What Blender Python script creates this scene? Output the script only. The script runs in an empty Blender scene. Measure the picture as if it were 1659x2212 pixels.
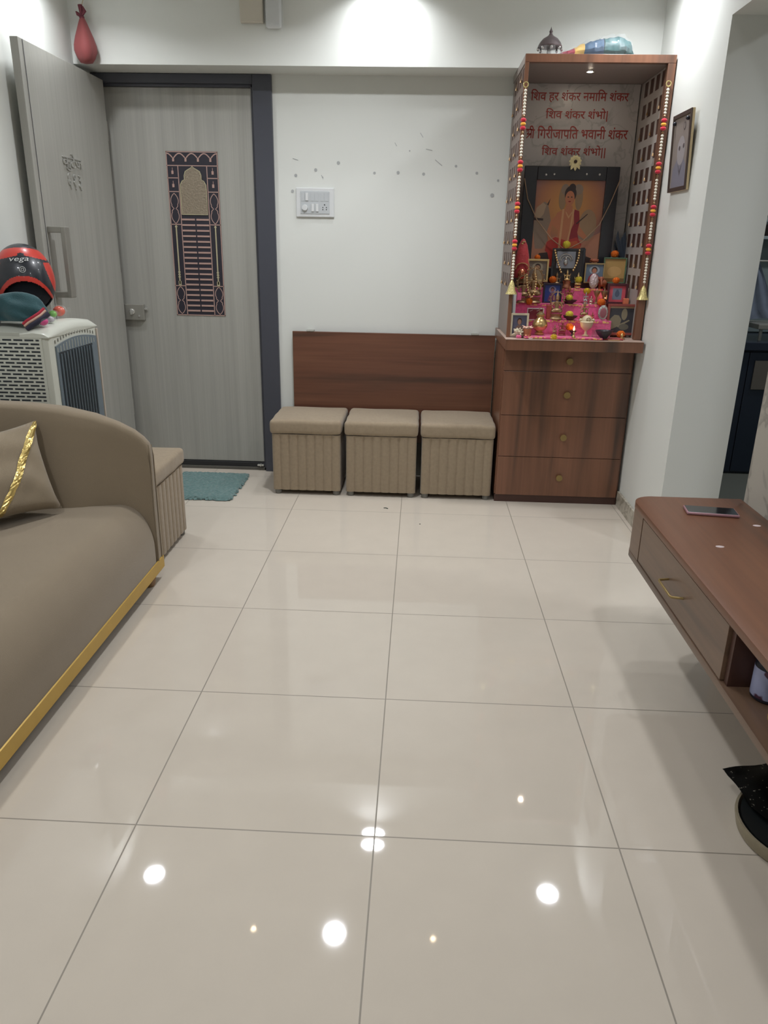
import bpy, bmesh, math, random
from mathutils import Vector, Matrix
random.seed(7)
PI = math.pi
S = bpy.context.scene
C = S.collection
sin, cos = math.sin, math.cos

# ---------------------------------------------------------------- camera
F_PX, PITCH, YAW, ROLL, CAM_H = 1630.43, 0.34122, 0.041635, 0.018291, 1.38474
X0, Y0 = -0.0710, 3.8929          # tile joint crossing

def cam_axes():
    f = Vector((0, cos(PITCH), -sin(PITCH))); u = Vector((0, sin(PITCH), cos(PITCH))); r = Vector((1, 0, 0))
    r2 = r*cos(ROLL) + u*sin(ROLL); u2 = -r*sin(ROLL) + u*cos(ROLL)
    Z = Matrix.Rotation(YAW, 3, 'Z')
    return Z @ r2, Z @ u2, Z @ f
CA, CB, CC = cam_axes()
def at(x, y, Y):
    """point of the photograph on the upright plane at depth Y"""
    d = (x-829.5)/F_PX*CA - (y-1106)/F_PX*CB + CC
    t = Y/d.y
    return Vector((d.x*t, Y, CAM_H + d.z*t))

cam = bpy.data.cameras.new('camera'); cam_o = bpy.data.objects.new('camera', cam); C.objects.link(cam_o)
cam.sensor_fit = 'HORIZONTAL'; cam.sensor_width = 36; cam.lens = F_PX/1659*36; cam.clip_start = .05
M = Matrix((CA, CB, -CC)).transposed().to_4x4(); M.translation = Vector((0, 0, CAM_H))
cam_o.matrix_world = M
S.camera = cam_o
S.view_settings.view_transform = 'Standard'; S.view_settings.look = 'None'
S.view_settings.exposure = 0.44; S.view_settings.gamma = 1; S.view_settings.use_curve_mapping = False

# ---------------------------------------------------------------- materials
def lin(c):
    return tuple(((v/255)/12.92 if v/255 <= .04045 else ((v/255+.055)/1.055)**2.4) for v in c) + (1,)
def newmat(name):
    m = bpy.data.materials.new(name); m.use_nodes = True
    nt = m.node_tree; b = nt.nodes['Principled BSDF']
    return m, nt, b
def mat(name, col, rough=.5, metal=0, emit=0, emcol=None, coat=0, trans=0, alpha=1, spec=.5, bump=0, bscale=80, var=0, vscale=5, sheen=0):
    m, nt, b = newmat(name)
    b.inputs['Base Color'].default_value = lin(col)
    b.inputs['Roughness'].default_value = rough; b.inputs['Metallic'].default_value = metal
    b.inputs['Specular IOR Level'].default_value = spec
    b.inputs['Coat Weight'].default_value = coat; b.inputs['Coat Roughness'].default_value = .08
    b.inputs['Transmission Weight'].default_value = trans
    b.inputs['Sheen Weight'].default_value = sheen
    if alpha < 1: b.inputs['Alpha'].default_value = alpha
    if emit:
        b.inputs['Emission Color'].default_value = lin(emcol or col); b.inputs['Emission Strength'].default_value = emit
    if var or bump:
        g = nt.nodes.new('ShaderNodeNewGeometry')
    if var:
        n = nt.nodes.new('ShaderNodeTexNoise'); n.inputs['Scale'].default_value = vscale; n.inputs['Detail'].default_value = 4
        nt.links.new(g.outputs['Position'], n.inputs['Vector'])
        mx = nt.nodes.new('ShaderNodeMixRGB'); nt.links.new(n.outputs['Fac'], mx.inputs['Fac'])
        l = lin(col)
        mx.inputs['Color1'].default_value = tuple(v*(1-var) for v in l[:3])+(1,)
        mx.inputs['Color2'].default_value = tuple(min(1, v*(1+var)) for v in l[:3])+(1,)
        nt.links.new(mx.outputs['Color'], b.inputs['Base Color'])
    if bump:
        n2 = nt.nodes.new('ShaderNodeTexNoise'); n2.inputs['Scale'].default_value = bscale; n2.inputs['Detail'].default_value = 3
        nt.links.new(g.outputs['Position'], n2.inputs['Vector'])
        bp = nt.nodes.new('ShaderNodeBump'); bp.inputs['Strength'].default_value = bump; bp.inputs['Distance'].default_value = .004
        nt.links.new(n2.outputs['Fac'], bp.inputs['Height']); nt.links.new(bp.outputs['Normal'], b.inputs['Normal'])
    return m
def vmath(nt, op, a, b=None):
    n = nt.nodes.new('ShaderNodeMath'); n.operation = op
    for i, v in enumerate((a, b)):
        if v is None: continue
        if isinstance(v, (int, float)): n.inputs[i].default_value = v
        else: nt.links.new(v, n.inputs[i])
    return n.outputs[0]
def grain(name, light, mid, dark, axis='z', rough=.35, coat=.15, s1=7, s2=90, along=.7, contrast=(.3, .5, .72), off=(0, 0, 0), fine=.25):
    """wood or laminate with its grain along one axis"""
    m, nt, b = newmat(name)
    g = nt.nodes.new('ShaderNodeNewGeometry')
    def mapped(s, al):
        mp = nt.nodes.new('ShaderNodeMapping')
        sc = [s, s, s]; sc['xyz'.index(axis)] = al
        mp.inputs['Scale'].default_value = sc; mp.inputs['Location'].default_value = off
        nt.links.new(g.outputs['Position'], mp.inputs['Vector']); return mp.outputs[0]
    n = nt.nodes.new('ShaderNodeTexNoise'); n.inputs['Scale'].default_value = 1; n.inputs['Detail'].default_value = 3; n.inputs['Distortion'].default_value = .5
    nt.links.new(mapped(s1, along), n.inputs['Vector'])
    r = nt.nodes.new('ShaderNodeValToRGB'); e = r.color_ramp.elements
    e[0].position = contrast[0]; e[0].color = lin(dark); e[1].position = contrast[2]; e[1].color = lin(light)
    k = e.new(contrast[1]); k.color = lin(mid)
    nt.links.new(n.outputs['Fac'], r.inputs['Fac'])
    n2 = nt.nodes.new('ShaderNodeTexNoise'); n2.inputs['Scale'].default_value = 1; n2.inputs['Detail'].default_value = 4
    nt.links.new(mapped(s2, along*4), n2.inputs['Vector'])
    mx = nt.nodes.new('ShaderNodeMixRGB'); mx.blend_type = 'OVERLAY'; mx.inputs['Fac'].default_value = fine
    nt.links.new(r.outputs['Color'], mx.inputs['Color1']); nt.links.new(n2.outputs['Fac'], mx.inputs['Color2'])
    nt.links.new(mx.outputs['Color'], b.inputs['Base Color'])
    b.inputs['Roughness'].default_value = rough; b.inputs['Coat Weight'].default_value = coat; b.inputs['Coat Roughness'].default_value = .15
    return m

def floor_mat(name, colour, grout):
    m, nt, b = newmat(name)
    g = nt.nodes.new('ShaderNodeNewGeometry'); sp = nt.nodes.new('ShaderNodeSeparateXYZ'); nt.links.new(g.outputs['Position'], sp.inputs[0])
    def cell(o, c0):
        f = vmath(nt, 'FRACT', vmath(nt, 'ADD', vmath(nt, 'DIVIDE', vmath(nt, 'SUBTRACT', o, c0), .6), 50))
        return vmath(nt, 'SUBTRACT', vmath(nt, 'MULTIPLY', f, 2), 1)
    u = cell(sp.outputs[0], X0); v = cell(sp.outputs[1], Y0)
    au = vmath(nt, 'ABSOLUTE', u); av = vmath(nt, 'ABSOLUTE', v)
    line = vmath(nt, 'GREATER_THAN', vmath(nt, 'MAXIMUM', au, av), 1-.0019/.3)
    # slightly cushioned tile edges
    tx = vmath(nt, 'MULTIPLY', vmath(nt, 'MULTIPLY', vmath(nt, 'POWER', au, 7), vmath(nt, 'SIGN', u)), .0050)
    ty = vmath(nt, 'MULTIPLY', vmath(nt, 'MULTIPLY', vmath(nt, 'POWER', av, 7), vmath(nt, 'SIGN', v)), .0072)
    cb = nt.nodes.new('ShaderNodeCombineXYZ'); nt.links.new(tx, cb.inputs[0]); nt.links.new(ty, cb.inputs[1]); cb.inputs[2].default_value = 1
    nm = nt.nodes.new('ShaderNodeVectorMath'); nm.operation = 'NORMALIZE'; nt.links.new(cb.outputs[0], nm.inputs[0])
    nt.links.new(nm.outputs[0], b.inputs['Normal'])
    n = nt.nodes.new('ShaderNodeTexNoise'); n.inputs['Scale'].default_value = 9; n.inputs['Detail'].default_value = 6; nt.links.new(g.outputs['Position'], n.inputs['Vector'])
    base = nt.nodes.new('ShaderNodeMixRGB'); nt.links.new(n.outputs['Fac'], base.inputs['Fac'])
    l = lin(colour); base.inputs['Color1'].default_value = tuple(q*.96 for q in l[:3])+(1,); base.inputs['Color2'].default_value = tuple(q*1.04 for q in l[:3])+(1,)
    mx = nt.nodes.new('ShaderNodeMixRGB'); nt.links.new(line, mx.inputs['Fac']); nt.links.new(base.outputs[0], mx.inputs['Color1']); mx.inputs['Color2'].default_value = lin(grout)
    nt.links.new(mx.outputs[0], b.inputs['Base Color'])
    rg = vmath(nt, 'ADD', vmath(nt, 'MULTIPLY', line, .5), .035); nt.links.new(rg, b.inputs['Roughness'])
    b.inputs['Specular IOR Level'].default_value = .5
    return m

def marble_mat(name, c1, c2, scale=3.0, rough=.25, lo=.50, hi=.56):
    m, nt, b = newmat(name)
    g = nt.nodes.new('ShaderNodeNewGeometry'); n = nt.nodes.new('ShaderNodeTexNoise')
    n.inputs['Scale'].default_value = scale; n.inputs['Detail'].default_value = 7; n.inputs['Distortion'].default_value = 1.2
    nt.links.new(g.outputs['Position'], n.inputs['Vector'])
    r = nt.nodes.new('ShaderNodeValToRGB'); e = r.color_ramp.elements
    e[0].position = lo-.05; e[0].color = lin(c1); e[1].position = hi; e[1].color = lin(c1)
    k = e.new((lo+hi)/2); k.color = lin(c2)
    nt.links.new(n.outputs['Fac'], r.inputs['Fac']); nt.links.new(r.outputs['Color'], b.inputs['Base Color'])
    b.inputs['Roughness'].default_value = rough
    return m
def speck_mat(name, c1, c2, scale=60, lo=.5, hi=.56, rough=.4, metal=0):
    m, nt, b = newmat(name)
    g = nt.nodes.new('ShaderNodeNewGeometry'); n = nt.nodes.new('ShaderNodeTexNoise'); n.inputs['Scale'].default_value = scale; n.inputs['Detail'].default_value = 2
    nt.links.new(g.outputs['Position'], n.inputs['Vector'])
    r = nt.nodes.new('ShaderNodeValToRGB'); e = r.color_ramp.elements
    e[0].position = lo; e[0].color = lin(c1); e[1].position = hi; e[1].color = lin(c2)
    nt.links.new(n.outputs['Fac'], r.inputs['Fac']); nt.links.new(r.outputs['Color'], b.inputs['Base Color'])
    b.inputs['Roughness'].default_value = rough; b.inputs['Metallic'].default_value = metal
    return m

WALL = mat('wall_paint', (222, 224, 219), .6, spec=.3, bump=.05, bscale=25)
CEIL = mat('ceiling_paint', (215, 214, 208), .7, spec=.2)
FLOOR = floor_mat('vitrified_tile', (207, 197, 183), (148, 140, 128))
KFLOOR_SHADE = mat('shaded_kitchen_floor', (112, 114, 106), .3)  # shade of the kitchen floor put into a darker greenish colour
SKIRT = marble_mat('skirting_marble', (186, 180, 166), (140, 132, 116), 9, .3)
LAM = grain('grey_laminate', (170, 169, 162), (165, 164, 157), (158, 157, 150), 'z', .34, .25, 26, 170, .4, (.30, .5, .70), fine=.13)
FRAME = mat('door_frame_hazed', (72, 74, 83), .35, spec=.5)  # bluish lift of the lens flare haze is mixed into this colour
GRAN = mat('granite', (92, 90, 84), .35, var=.35, vscale=260)
BLACKBAR = mat('black_rubber', (38, 38, 40), .6)
WOODV = grain('walnut_vertical', (130, 88, 66), (114, 77, 57), (70, 52, 43), 'z', .38, .15, 8, 70, .55, (.30, .45, .7), (3.1, 0, 1.2))
WOODX = grain('walnut_horizontal', (120, 80, 60), (106, 68, 51), (68, 49, 40), 'x', .36, .15, 9, 80, .55, (.30, .45, .7), (0, 0, 4.4))
WOODY = grain('walnut_top', (122, 81, 57), (108, 70, 49), (76, 55, 42), 'y', .42, 0, 8, 70, .6, (.28, .42, .7), (1.6, 0, 0))
WOODYF = grain('walnut_front', (122, 96, 76), (108, 84, 67), (74, 60, 50), 'y', .4, .1, 8, 70, .6, (.28, .42, .7), (1.6, 0, 0))
WOODDARK = mat('dark_maroon_wood', (76, 50, 42), .45)
FAB = mat('suede_brown', (139, 125, 105), .9, sheen=.25, spec=.15, bump=.25, bscale=500, var=.07, vscale=6)
FAB2 = mat('suede_ottoman', (154, 138, 116), .9, sheen=.25, spec=.15, bump=.35, bscale=420, var=.16, vscale=60)
FABP = mat('suede_pillow', (142, 128, 107), .9, sheen=.3, spec=.15, bump=.25, bscale=450, var=.06, vscale=9)
GOLDTRIM = mat('gold_trim', (196, 160, 72), .38, .25, var=.12, vscale=12)
GOLDFOIL = mat('gold_foil', (226, 200, 128), .28, .85, bump=1.0, bscale=60)
FOOT = mat('grey_plastic_foot', (120, 118, 112), .5)
WOODLEG = mat('light_wood_leg', (140, 108, 74), .5)
COOL = mat('cooler_plastic', (205, 207, 196), .32)
COOLG = mat('cooler_grille', (108, 120, 128), .4)
COOLD = mat('cooler_dark_inside', (46, 52, 56), .8)
STEEL = mat('brushed_steel', (158, 156, 148), .38, .45)
CHROME = mat('chrome', (205, 205, 200), .2, .6)
BRASS = mat('brass', (200, 170, 116), .28, .85)
BRASSD = mat('antique_brass', (158, 130, 96), .4, .6, var=.3, vscale=90)
BRASSO = mat('brass_knob', (150, 128, 82), .42, .6)
COPPER = mat('copper', (176, 116, 88), .35, .7)
GOLD = mat('gold_polished', (228, 198, 142), .25, .75)
GOLDB = speck_mat('gold_filigree', (222, 206, 142), (120, 106, 62), 420, .50, .60, .35, .5)
SILVER = mat('silver', (188, 186, 184), .22, .9, bump=.6, bscale=160)
PEARL = mat('pearl_bead', (228, 222, 206), .25)
RED = mat('pompom_red', (196, 34, 58), .9, sheen=.3)
YEL = mat('pompom_yellow', (240, 172, 58), .9, sheen=.3)
REDTXT = mat('maroon_lettering', (150, 52, 44), .5)
MARBLE = marble_mat('shrine_marble', (182, 176, 172), (160, 155, 150), 6, .3, .50, .53)
ROOFM = mat('roof_laminate', (150, 140, 134), .4)
LATT = mat('lattice_white', (172, 166, 160), .4)
LATTO = mat('lattice_outside', (122, 106, 98), .4)
PINK = mat('pink_brocade', (222, 98, 146), .45, sheen=.2, var=.3, vscale=70, bump=.4, bscale=160)
PINKG = speck_mat('pink_gold_border', (220, 86, 138), (238, 196, 116), 85, .5, .56, .4)
ORANGE = mat('marigold_orange', (236, 132, 44), .7, bump=.8, bscale=300, var=.15, vscale=120)
YELLOW = mat('marigold_yellow', (232, 218, 84), .7, bump=.8, bscale=300, var=.15, vscale=120)
YELLOWD = mat('marigold_deep_yellow', (226, 194, 56), .7, bump=.8, bscale=300, var=.15, vscale=120)
CREAMPET = mat('cream_petal', (226, 214, 164), .6)
WHITEPET = mat('white_petal', (216, 206, 182), .6)
BLACKF = mat('black_frame', (40, 40, 46), .3, coat=.2)
MAROON = mat('maroon_frame', (76, 36, 44), .4)
CREAM = mat('cream_frame', (196, 184, 158), .4)
WHITEF = mat('white_frame', (206, 190, 190), .35)
REDBR = mat('red_brown_frame', (140, 68, 60), .45)
CLAY = mat('clay', (150, 84, 58), .6, var=.2, vscale=60)
DARK = mat('dark_brown', (56, 40, 36), .5)
REDCLOTH = mat('red_veil', (170, 44, 50), .6, sheen=.3, var=.35, vscale=40, bump=.6, bscale=120)
IVORY = mat('ivory', (206, 190, 156), .45)
CLEAR = mat('clear_plastic', (235, 235, 240), .06, trans=.85, spec=.6, bump=.8, bscale=45)
FILM = mat('clear_film', (232, 238, 240), .08, alpha=.10, spec=1.0, bump=1.0, bscale=38)
GLASS = mat('clear_glass', (240, 244, 244), .03, trans=1)
FEATH = mat('dark_feather', (58, 68, 82), .6)
FLAME = mat('flame', (255, 205, 120), .5, emit=14, emcol=(255, 190, 96))
LAMP = mat('lamp_diffuser', (255, 255, 255), .5, emit=10, emcol=(246, 250, 255))
LED = mat('led_lens', (255, 240, 220), .5, emit=40, emcol=(255, 226, 186))
LEDW = mat('led_lens_warm', (255, 240, 220), .5, emit=170, emcol=(255, 236, 212))
WPLAST = mat('white_plastic', (214, 216, 216), .35)
WPLAST2 = mat('white_plastic_module', (190, 194, 196), .35)
HBLACK = mat('helmet_black', (36, 40, 48), .35, coat=.3)
HRED = mat('helmet_red', (200, 56, 44), .35, coat=.3)
HDARK = mat('helmet_lining', (24, 26, 36), .9)
TEAL = mat('teal_cloth', (38, 78, 84), .85, sheen=.3, var=.2, vscale=18, bump=.5, bscale=220)
NAVY = mat('navy_cloth', (44, 42, 62), .85, sheen=.2)
STRR = mat('red_stripe', (180, 48, 66), .8)
STRW = mat('beige_stripe', (214, 176, 158), .8)
BLUEGREY = mat('bluegrey_cloth', (60, 74, 96), .85, sheen=.3)
MAT_T = mat('bath_mat_teal', (96, 124, 122), .95, sheen=.4, var=.2, vscale=60)
PHB = mat('phone_screen', (26, 24, 26), .06, coat=.5)
PHC = mat('phone_case', (170, 130, 138), .3, .2)
LABEL = speck_mat('bottle_label', (156, 162, 196), (74, 40, 62), 22, .56, .6, .5)
BLACKP = mat('black_plastic', (26, 28, 40), .35)
SPARK = speck_mat('glitter_black', (20, 22, 22), (190, 186, 170), 120, .66, .72, .3)
BLKBAG = mat('black_bag', (22, 26, 27), .4)
RIM = mat('beige_rim', (150, 140, 118), .5, var=.2, vscale=40)
KCAB = mat('navy_cabinet', (34, 42, 56), .3)
KCAB2 = mat('cabinet_brown_panel', (104, 98, 90), .4)
KCTR = mat('black_counter', (40, 46, 60), .25)
KWALL = mat('kitchen_wall', (146, 158, 160), .5)
KTILE = mat('kitchen_tile', (122, 134, 134), .35)
KGREEN = mat('dark_green_leaf', (30, 50, 44), .6)
TOWEL = mat('blue_towel', (150, 160, 178), .9, var=.15, vscale=20)
TOWELP = mat('pinkish_towel', (170, 146, 140), .9)
PANELW = marble_mat('grey_wall_panel', (176, 172, 162), (146, 142, 134), 4, .4)
GREENBAG = mat('teal_wrap', (40, 84, 86), .5, var=.6, vscale=30)
TRED = mat('hazed_red_cloth', (138, 66, 66), .75, sheen=.2)  # red dulled so the cloth colour carries the flare haze
INLAYK = mat('inlay_black', (46, 44, 54), .35)
INLAYC = mat('inlay_copper', (186, 154, 144), .4, .1)
INLAYG = mat('inlay_bronze', (150, 138, 120), .4, .3, var=.35, vscale=90, bump=.8, bscale=120)
SPEAR = mat('inlay_spear', (190, 182, 150), .35, .2)
DUST = mat('plaster_patch', (172, 174, 174), .8)

# ---------------------------------------------------------------- mesh helpers
def world_loc(o):
    v = Vector((0, 0, 0))
    while o: v += o.location; o = o.parent
    return v
def obj(name, bm, m, parent=None, smooth=False, local=False):
    """link the bmesh (world coordinates) as ONE mesh object"""
    if parent is not None and not local:
        bmesh.ops.translate(bm, vec=-world_loc(parent), verts=bm.verts)
    bmesh.ops.recalc_face_normals(bm, faces=bm.faces)
    me = bpy.data.meshes.new(name); bm.to_mesh(me); bm.free()
    for x in (m if isinstance(m, (list, tuple)) else [m]): me.materials.append(x)
    if smooth:
        for p in me.polygons: p.use_smooth = True
        try: me.set_sharp_from_angle(angle=math.radians(smooth if smooth > 1 else 40))
        except Exception: pass
    o = bpy.data.objects.new(name, me); C.objects.link(o)
    if parent is not None: o.parent = parent
    return o
def tag(o, label, cat=None, group=None, kind=None):
    if label: o['label'] = label
    if cat: o['category'] = cat
    if group: o['group'] = group
    if kind: o['kind'] = kind
    return o
def thing(name, label, cat, loc=(0, 0, 0), group=None, kind=None):
    o = bpy.data.objects.new(name, None); C.objects.link(o); o.location = loc; o.empty_display_size = .05
    return tag(o, label, cat, group, kind)
def single(name, bm, m, loc, label, cat, group=None, kind=None, smooth=False):
    """a thing that is one mesh, with its origin at loc"""
    bmesh.ops.translate(bm, vec=-Vector(loc), verts=bm.verts)
    o = obj(name, bm, m, None, smooth); o.location = loc
    return tag(o, label, cat, group, kind)
def B(): return bmesh.new()
def merge(dst, src, mi=None):
    me = bpy.data.meshes.new('tmp'); src.to_mesh(me); src.free()
    n = len(dst.faces); dst.from_mesh(me); bpy.data.meshes.remove(me)
    if mi is not None:
        dst.faces.ensure_lookup_table()
        for f in dst.faces[n:]: f.material_index = mi
    return dst
def bx(bm, x0, x1, y0, y1, z0, z1, bev=0, seg=2, mi=None, rot=None):
    t = B(); bmesh.ops.create_cube(t, size=1)
    bmesh.ops.scale(t, vec=(abs(x1-x0), abs(y1-y0), abs(z1-z0)), verts=t.verts)
    if bev: bmesh.ops.bevel(t, geom=list(t.edges), offset=bev, segments=seg, profile=.5, affect='EDGES')
    if rot: bmesh.ops.rotate(t, cent=(0, 0, 0), matrix=rot, verts=t.verts)
    bmesh.ops.translate(t, vec=((x0+x1)/2, (y0+y1)/2, (z0+z1)/2), verts=t.verts)
    return merge(bm, t, mi)
def lathe(bm, prof, c=(0, 0, 0), seg=20, mi=None, sy=1.0):
    t = B(); rings = []
    for r, z in prof:
        if r < 1e-6: rings.append([t.verts.new((c[0], c[1], c[2]+z))])
        else: rings.append([t.verts.new((c[0]+r*cos(2*PI*i/seg), c[1]+sy*r*sin(2*PI*i/seg), c[2]+z)) for i in range(seg)])
    for a, b in zip(rings, rings[1:]):
        for i in range(seg):
            j = (i+1) % seg
            if len(a) == 1 and len(b) == 1: continue
            if len(a) == 1: t.faces.new((a[0], b[j], b[i]))
            elif len(b) == 1: t.faces.new((a[i], a[j], b[0]))
            else: t.faces.new((a[i], a[j], b[j], b[i]))
    if len(rings[0]) > 1: t.faces.new(rings[0][::-1])
    if len(rings[-1]) > 1: t.faces.new(rings[-1])
    return merge(bm, t, mi)
def tube(bm, pts, r, seg=8, mi=None):
    t = B(); pts = [Vector(p) for p in pts]; rings = []; n = len(pts); up = None
    for i, p in enumerate(pts):
        d = (pts[min(i+1, n-1)]-pts[max(i-1, 0)]).normalized()
        if up is None: up = d.orthogonal().normalized()
        else:
            up = up - d*up.dot(d); up = up.normalized() if up.length > 1e-6 else d.orthogonal().normalized()
        s = d.cross(up); rr = r[i] if isinstance(r, (list, tuple)) else r
        rings.append([t.verts.new(p + (up*cos(2*PI*k/seg)+s*sin(2*PI*k/seg))*rr) for k in range(seg)])
    for a, b in zip(rings, rings[1:]):
        for k in range(seg): t.faces.new((a[k], a[(k+1) % seg], b[(k+1) % seg], b[k]))
    t.faces.new(rings[0][::-1]); t.faces.new(rings[-1])
    return merge(bm, t, mi)
def ball(bm, c, r, sc=(1, 1, 1), sub=2, mi=None, rot=None):
    t = B(); bmesh.ops.create_icosphere(t, subdivisions=sub, radius=r)
    bmesh.ops.scale(t, vec=sc, verts=t.verts)
    if rot: bmesh.ops.rotate(t, cent=(0, 0, 0), matrix=rot, verts=t.verts)
    bmesh.ops.translate(t, vec=c, verts=t.verts)
    return merge(bm, t, mi)
def prism(bm, poly, axis, a0, a1, bev=0, seg=3, mi=None):
    """extrude a 2-D outline along an axis ('x','y','z')"""
    def P(p, a):
        return {'x': (a, p[0], p[1]), 'y': (p[0], a, p[1]), 'z': (p[0], p[1], a)}[axis]
    t = B(); A = [t.verts.new(P(p, a0)) for p in poly]; D = [t.verts.new(P(p, a1)) for p in poly]; n = len(poly)
    t.faces.new(A[::-1]); t.faces.new(D)
    for i in range(n): t.faces.new((A[i], A[(i+1) % n], D[(i+1) % n], D[i]))
    bmesh.ops.recalc_face_normals(t, faces=t.faces)
    if bev:
        es = [e for e in t.edges if (e.verts[0] in A and e.verts[1] in A) or (e.verts[0] in D and e.verts[1] in D)]
        bmesh.ops.bevel(t, geom=es, offset=bev, segments=seg, profile=.5, affect='EDGES')
    return merge(bm, t, mi)
def ribbon(bm, pts, w, nrm, th=.0015, mi=None):
    """thin raised strip following 3-D points lying in a plane with normal nrm"""
    t = B(); pts = [Vector(p) for p in pts]; nrm = Vector(nrm); rows = []; n = len(pts)
    for i, p in enumerate(pts):
        d = (pts[min(i+1, n-1)]-pts[max(i-1, 0)]).normalized(); s = d.cross(nrm).normalized()*w/2
        rows.append([t.verts.new(p-s), t.verts.new(p+s), t.verts.new(p+s+nrm*th), t.verts.new(p-s+nrm*th)])
    for a, b in zip(rows, rows[1:]):
        for k in range(4): t.faces.new((a[k], a[(k+1) % 4], b[(k+1) % 4], b[k]))
    t.faces.new(rows[0][::-1]); t.faces.new(rows[-1])
    return merge(bm, t, mi)
def text_bm(s, th=.003, offset=.012):
    cu = bpy.data.curves.new('lettering', 'FONT'); cu.body = s; cu.extrude = th; cu.offset = offset; cu.resolution_u = 3
    o = bpy.data.objects.new('lettering', cu); C.objects.link(o); bpy.context.view_layer.update()
    me = bpy.data.meshes.new_from_object(o.evaluated_get(bpy.context.evaluated_depsgraph_get()))
    bpy.data.objects.remove(o); bpy.data.curves.remove(cu)
    bm = B(); bm.from_mesh(me); bpy.data.meshes.remove(me); return bm
def fit_text(bm, x0, x1, z0, z1, y, th=.0015):
    """lay the letters on an upright plane facing the room, filling the box x0..x1, z0..z1"""
    xs = [v.co.x for v in bm.verts]; ys = [v.co.y for v in bm.verts]; zs = [v.co.z for v in bm.verts]
    ax, bx_, ay, by, az, bz = min(xs), max(xs), min(ys), max(ys), min(zs), max(zs)
    for v in bm.verts:
        x = x0+(v.co.x-ax)/(bx_-ax)*(x1-x0); z = z0+(v.co.y-ay)/(by-ay)*(z1-z0)
        yy = y - (v.co.z-az)/max(bz-az, 1e-6)*th
        v.co = (x, yy, z)
    return bm

# ================================================================ THE ROOM
XL, XR, YB, ZC = -1.843, 1.165, 4.62, 2.62
YF = -2.6
st = dict(kind='structure')
bm = B(); bx(bm, XL-.2, 3.6, YF-.2, 5.8, -.1, 0)
single('floor', bm, FLOOR, (0, 1, 0), 'glossy cream tiled floor of the living room', 'floor', **st)
bm = B(); bx(bm, XL-.2, 3.6, YF-.2, 5.8, ZC, ZC+.1)
single('ceiling', bm, CEIL, (0, 1, ZC), 'flat white ceiling above the whole room', 'ceiling', **st)
bm = B(); bx(bm, XL-.2, XL, YF-.2, 4.82, 0, ZC)
single('wall_left', bm, WALL, (XL, 1, 0), 'white painted left wall behind the sofa and the open door', 'wall', **st)
bm = B(); bx(bm, XL-.2, 3.6, YF-.2, YF, 0, ZC)
single('wall_front', bm, WALL, (0, YF, 0), 'white wall behind the viewer', 'wall', **st)
# back wall with the doorway, dotted with old plaster patches
bm = B(); bx(bm, -.846, 1.43, YB, 4.82, 0, 2.24); bx(bm, XL, 1.43, YB+.001, 4.82, 2.24, ZC)
wb = single('wall_back', bm, WALL, (0, YB, 0), 'white back wall between the grey door and the shrine cabinet', 'wall', **st)
bm = B()
for x, y, r in [(639, 379, 3.2), (682, 367, 3.2), (731, 352, 3.5), (809, 374, 2.8), (860, 373, 3.2), (915, 376, 3), (985, 359, 2.6), (1030, 374, 2.8), (1076, 390, 2.4), (1063, 422, 4), (632, 413, 3.2), (697, 383, 1.5), (885, 326, 1.5)]:
    p = at(x, y, YB); rr = r*4.62/F_PX
    t = B(); bmesh.ops.create_circle(t, cap_ends=True, radius=rr, segments=7, matrix=Matrix.Rotation(PI/2, 4, 'X'))
    bmesh.ops.translate(t, vec=(p.x, YB-.0015, p.z), verts=t.verts); merge(bm, t)
for a, b in [((940, 345), (955, 358)), ((853, 308), (857, 316)), ((908, 287), (914, 297)), ((632, 342), (644, 346)), ((920, 322), (934, 325)), ((694, 378), (698, 386))]:
    ribbon(bm, [at(*a, YB-.001), at(*b, YB-.001)], .003, (0, -1, 0), .0006)
obj('plaster_patches', bm, DUST, wb)
# beam over the door and the back wall
bm = B(); bx(bm, XL, XR, 4.40, YB, 2.24, ZC)
single('wall_beam', bm, WALL, (0, 4.40, 2.24), 'deep white beam across the top of the back wall', 'wall', **st)
# right wall, pierced by the passage opening
bm = B(); bx(bm, XR, 1.43, 3.44, 4.62, 0, ZC); bx(bm, XR, 1.43, 2.58, 3.44, 2.24, ZC); bx(bm, XR, 1.43, YF, 2.58, 0, ZC)
single('wall_right', bm, WALL, (XR, 3.44, 0), 'white right wall with the opening to the kitchen', 'wall', **st)
bm = B(); bx(bm, XR-.004, XR, YF, 2.579, 0, ZC)
single('wall_panel', bm, PANELW, (XR-.002, 1, 0), 'grey veined panelling on the right wall behind the television unit', 'wall', **st)
bm = B(); bx(bm, XR-.014, XR, 3.44, 4.14, 0, .085, .002)
single('baseboard_right', bm, SKIRT, (XR, 3.8, 0), 'beige marble skirting along the right wall beside the shrine cabinet', 'skirting', **st)

# ---- closed door with its frame (door_1)
d1 = thing('door_1', 'closed grey laminate door with the black inlaid panel', 'door', (-1.36, 4.64, 0), kind='structure')
bm = B()
bx(bm, -.952, -.846, 4.600, 4.76, 0, 2.239, .004); bx(bm, XL, -.952, 4.600, 4.76, 2.192, 2.239, .004)
bx(bm, -.966, -.950, 4.625, 4.76, 0, 2.192, .002); bx(bm, XL, -1.80, 4.600, 4.76, 0, 2.192, .003)
bx(bm, XL, -.95, 4.625, 4.76, 2.178, 2.193, .002)
obj('door_frame', bm, FRAME, d1)
bm = B(); bx(bm, -1.796, -.966, 4.64, 4.68, .052, 2.178, .003)
obj('door_leaf', bm, LAM, d1)
bm = B(); bx(bm, -1.796, -.966, 4.63, 4.69, .020, .050, .003)  # dark bar drawn for the dark gap between leaf and threshold
obj('dark_gap_bar', bm, BLACKBAR, d1)
bm = B(); bx(bm, -1.80, -.952, 4.625, 4.78, 0, .020, .003)
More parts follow.
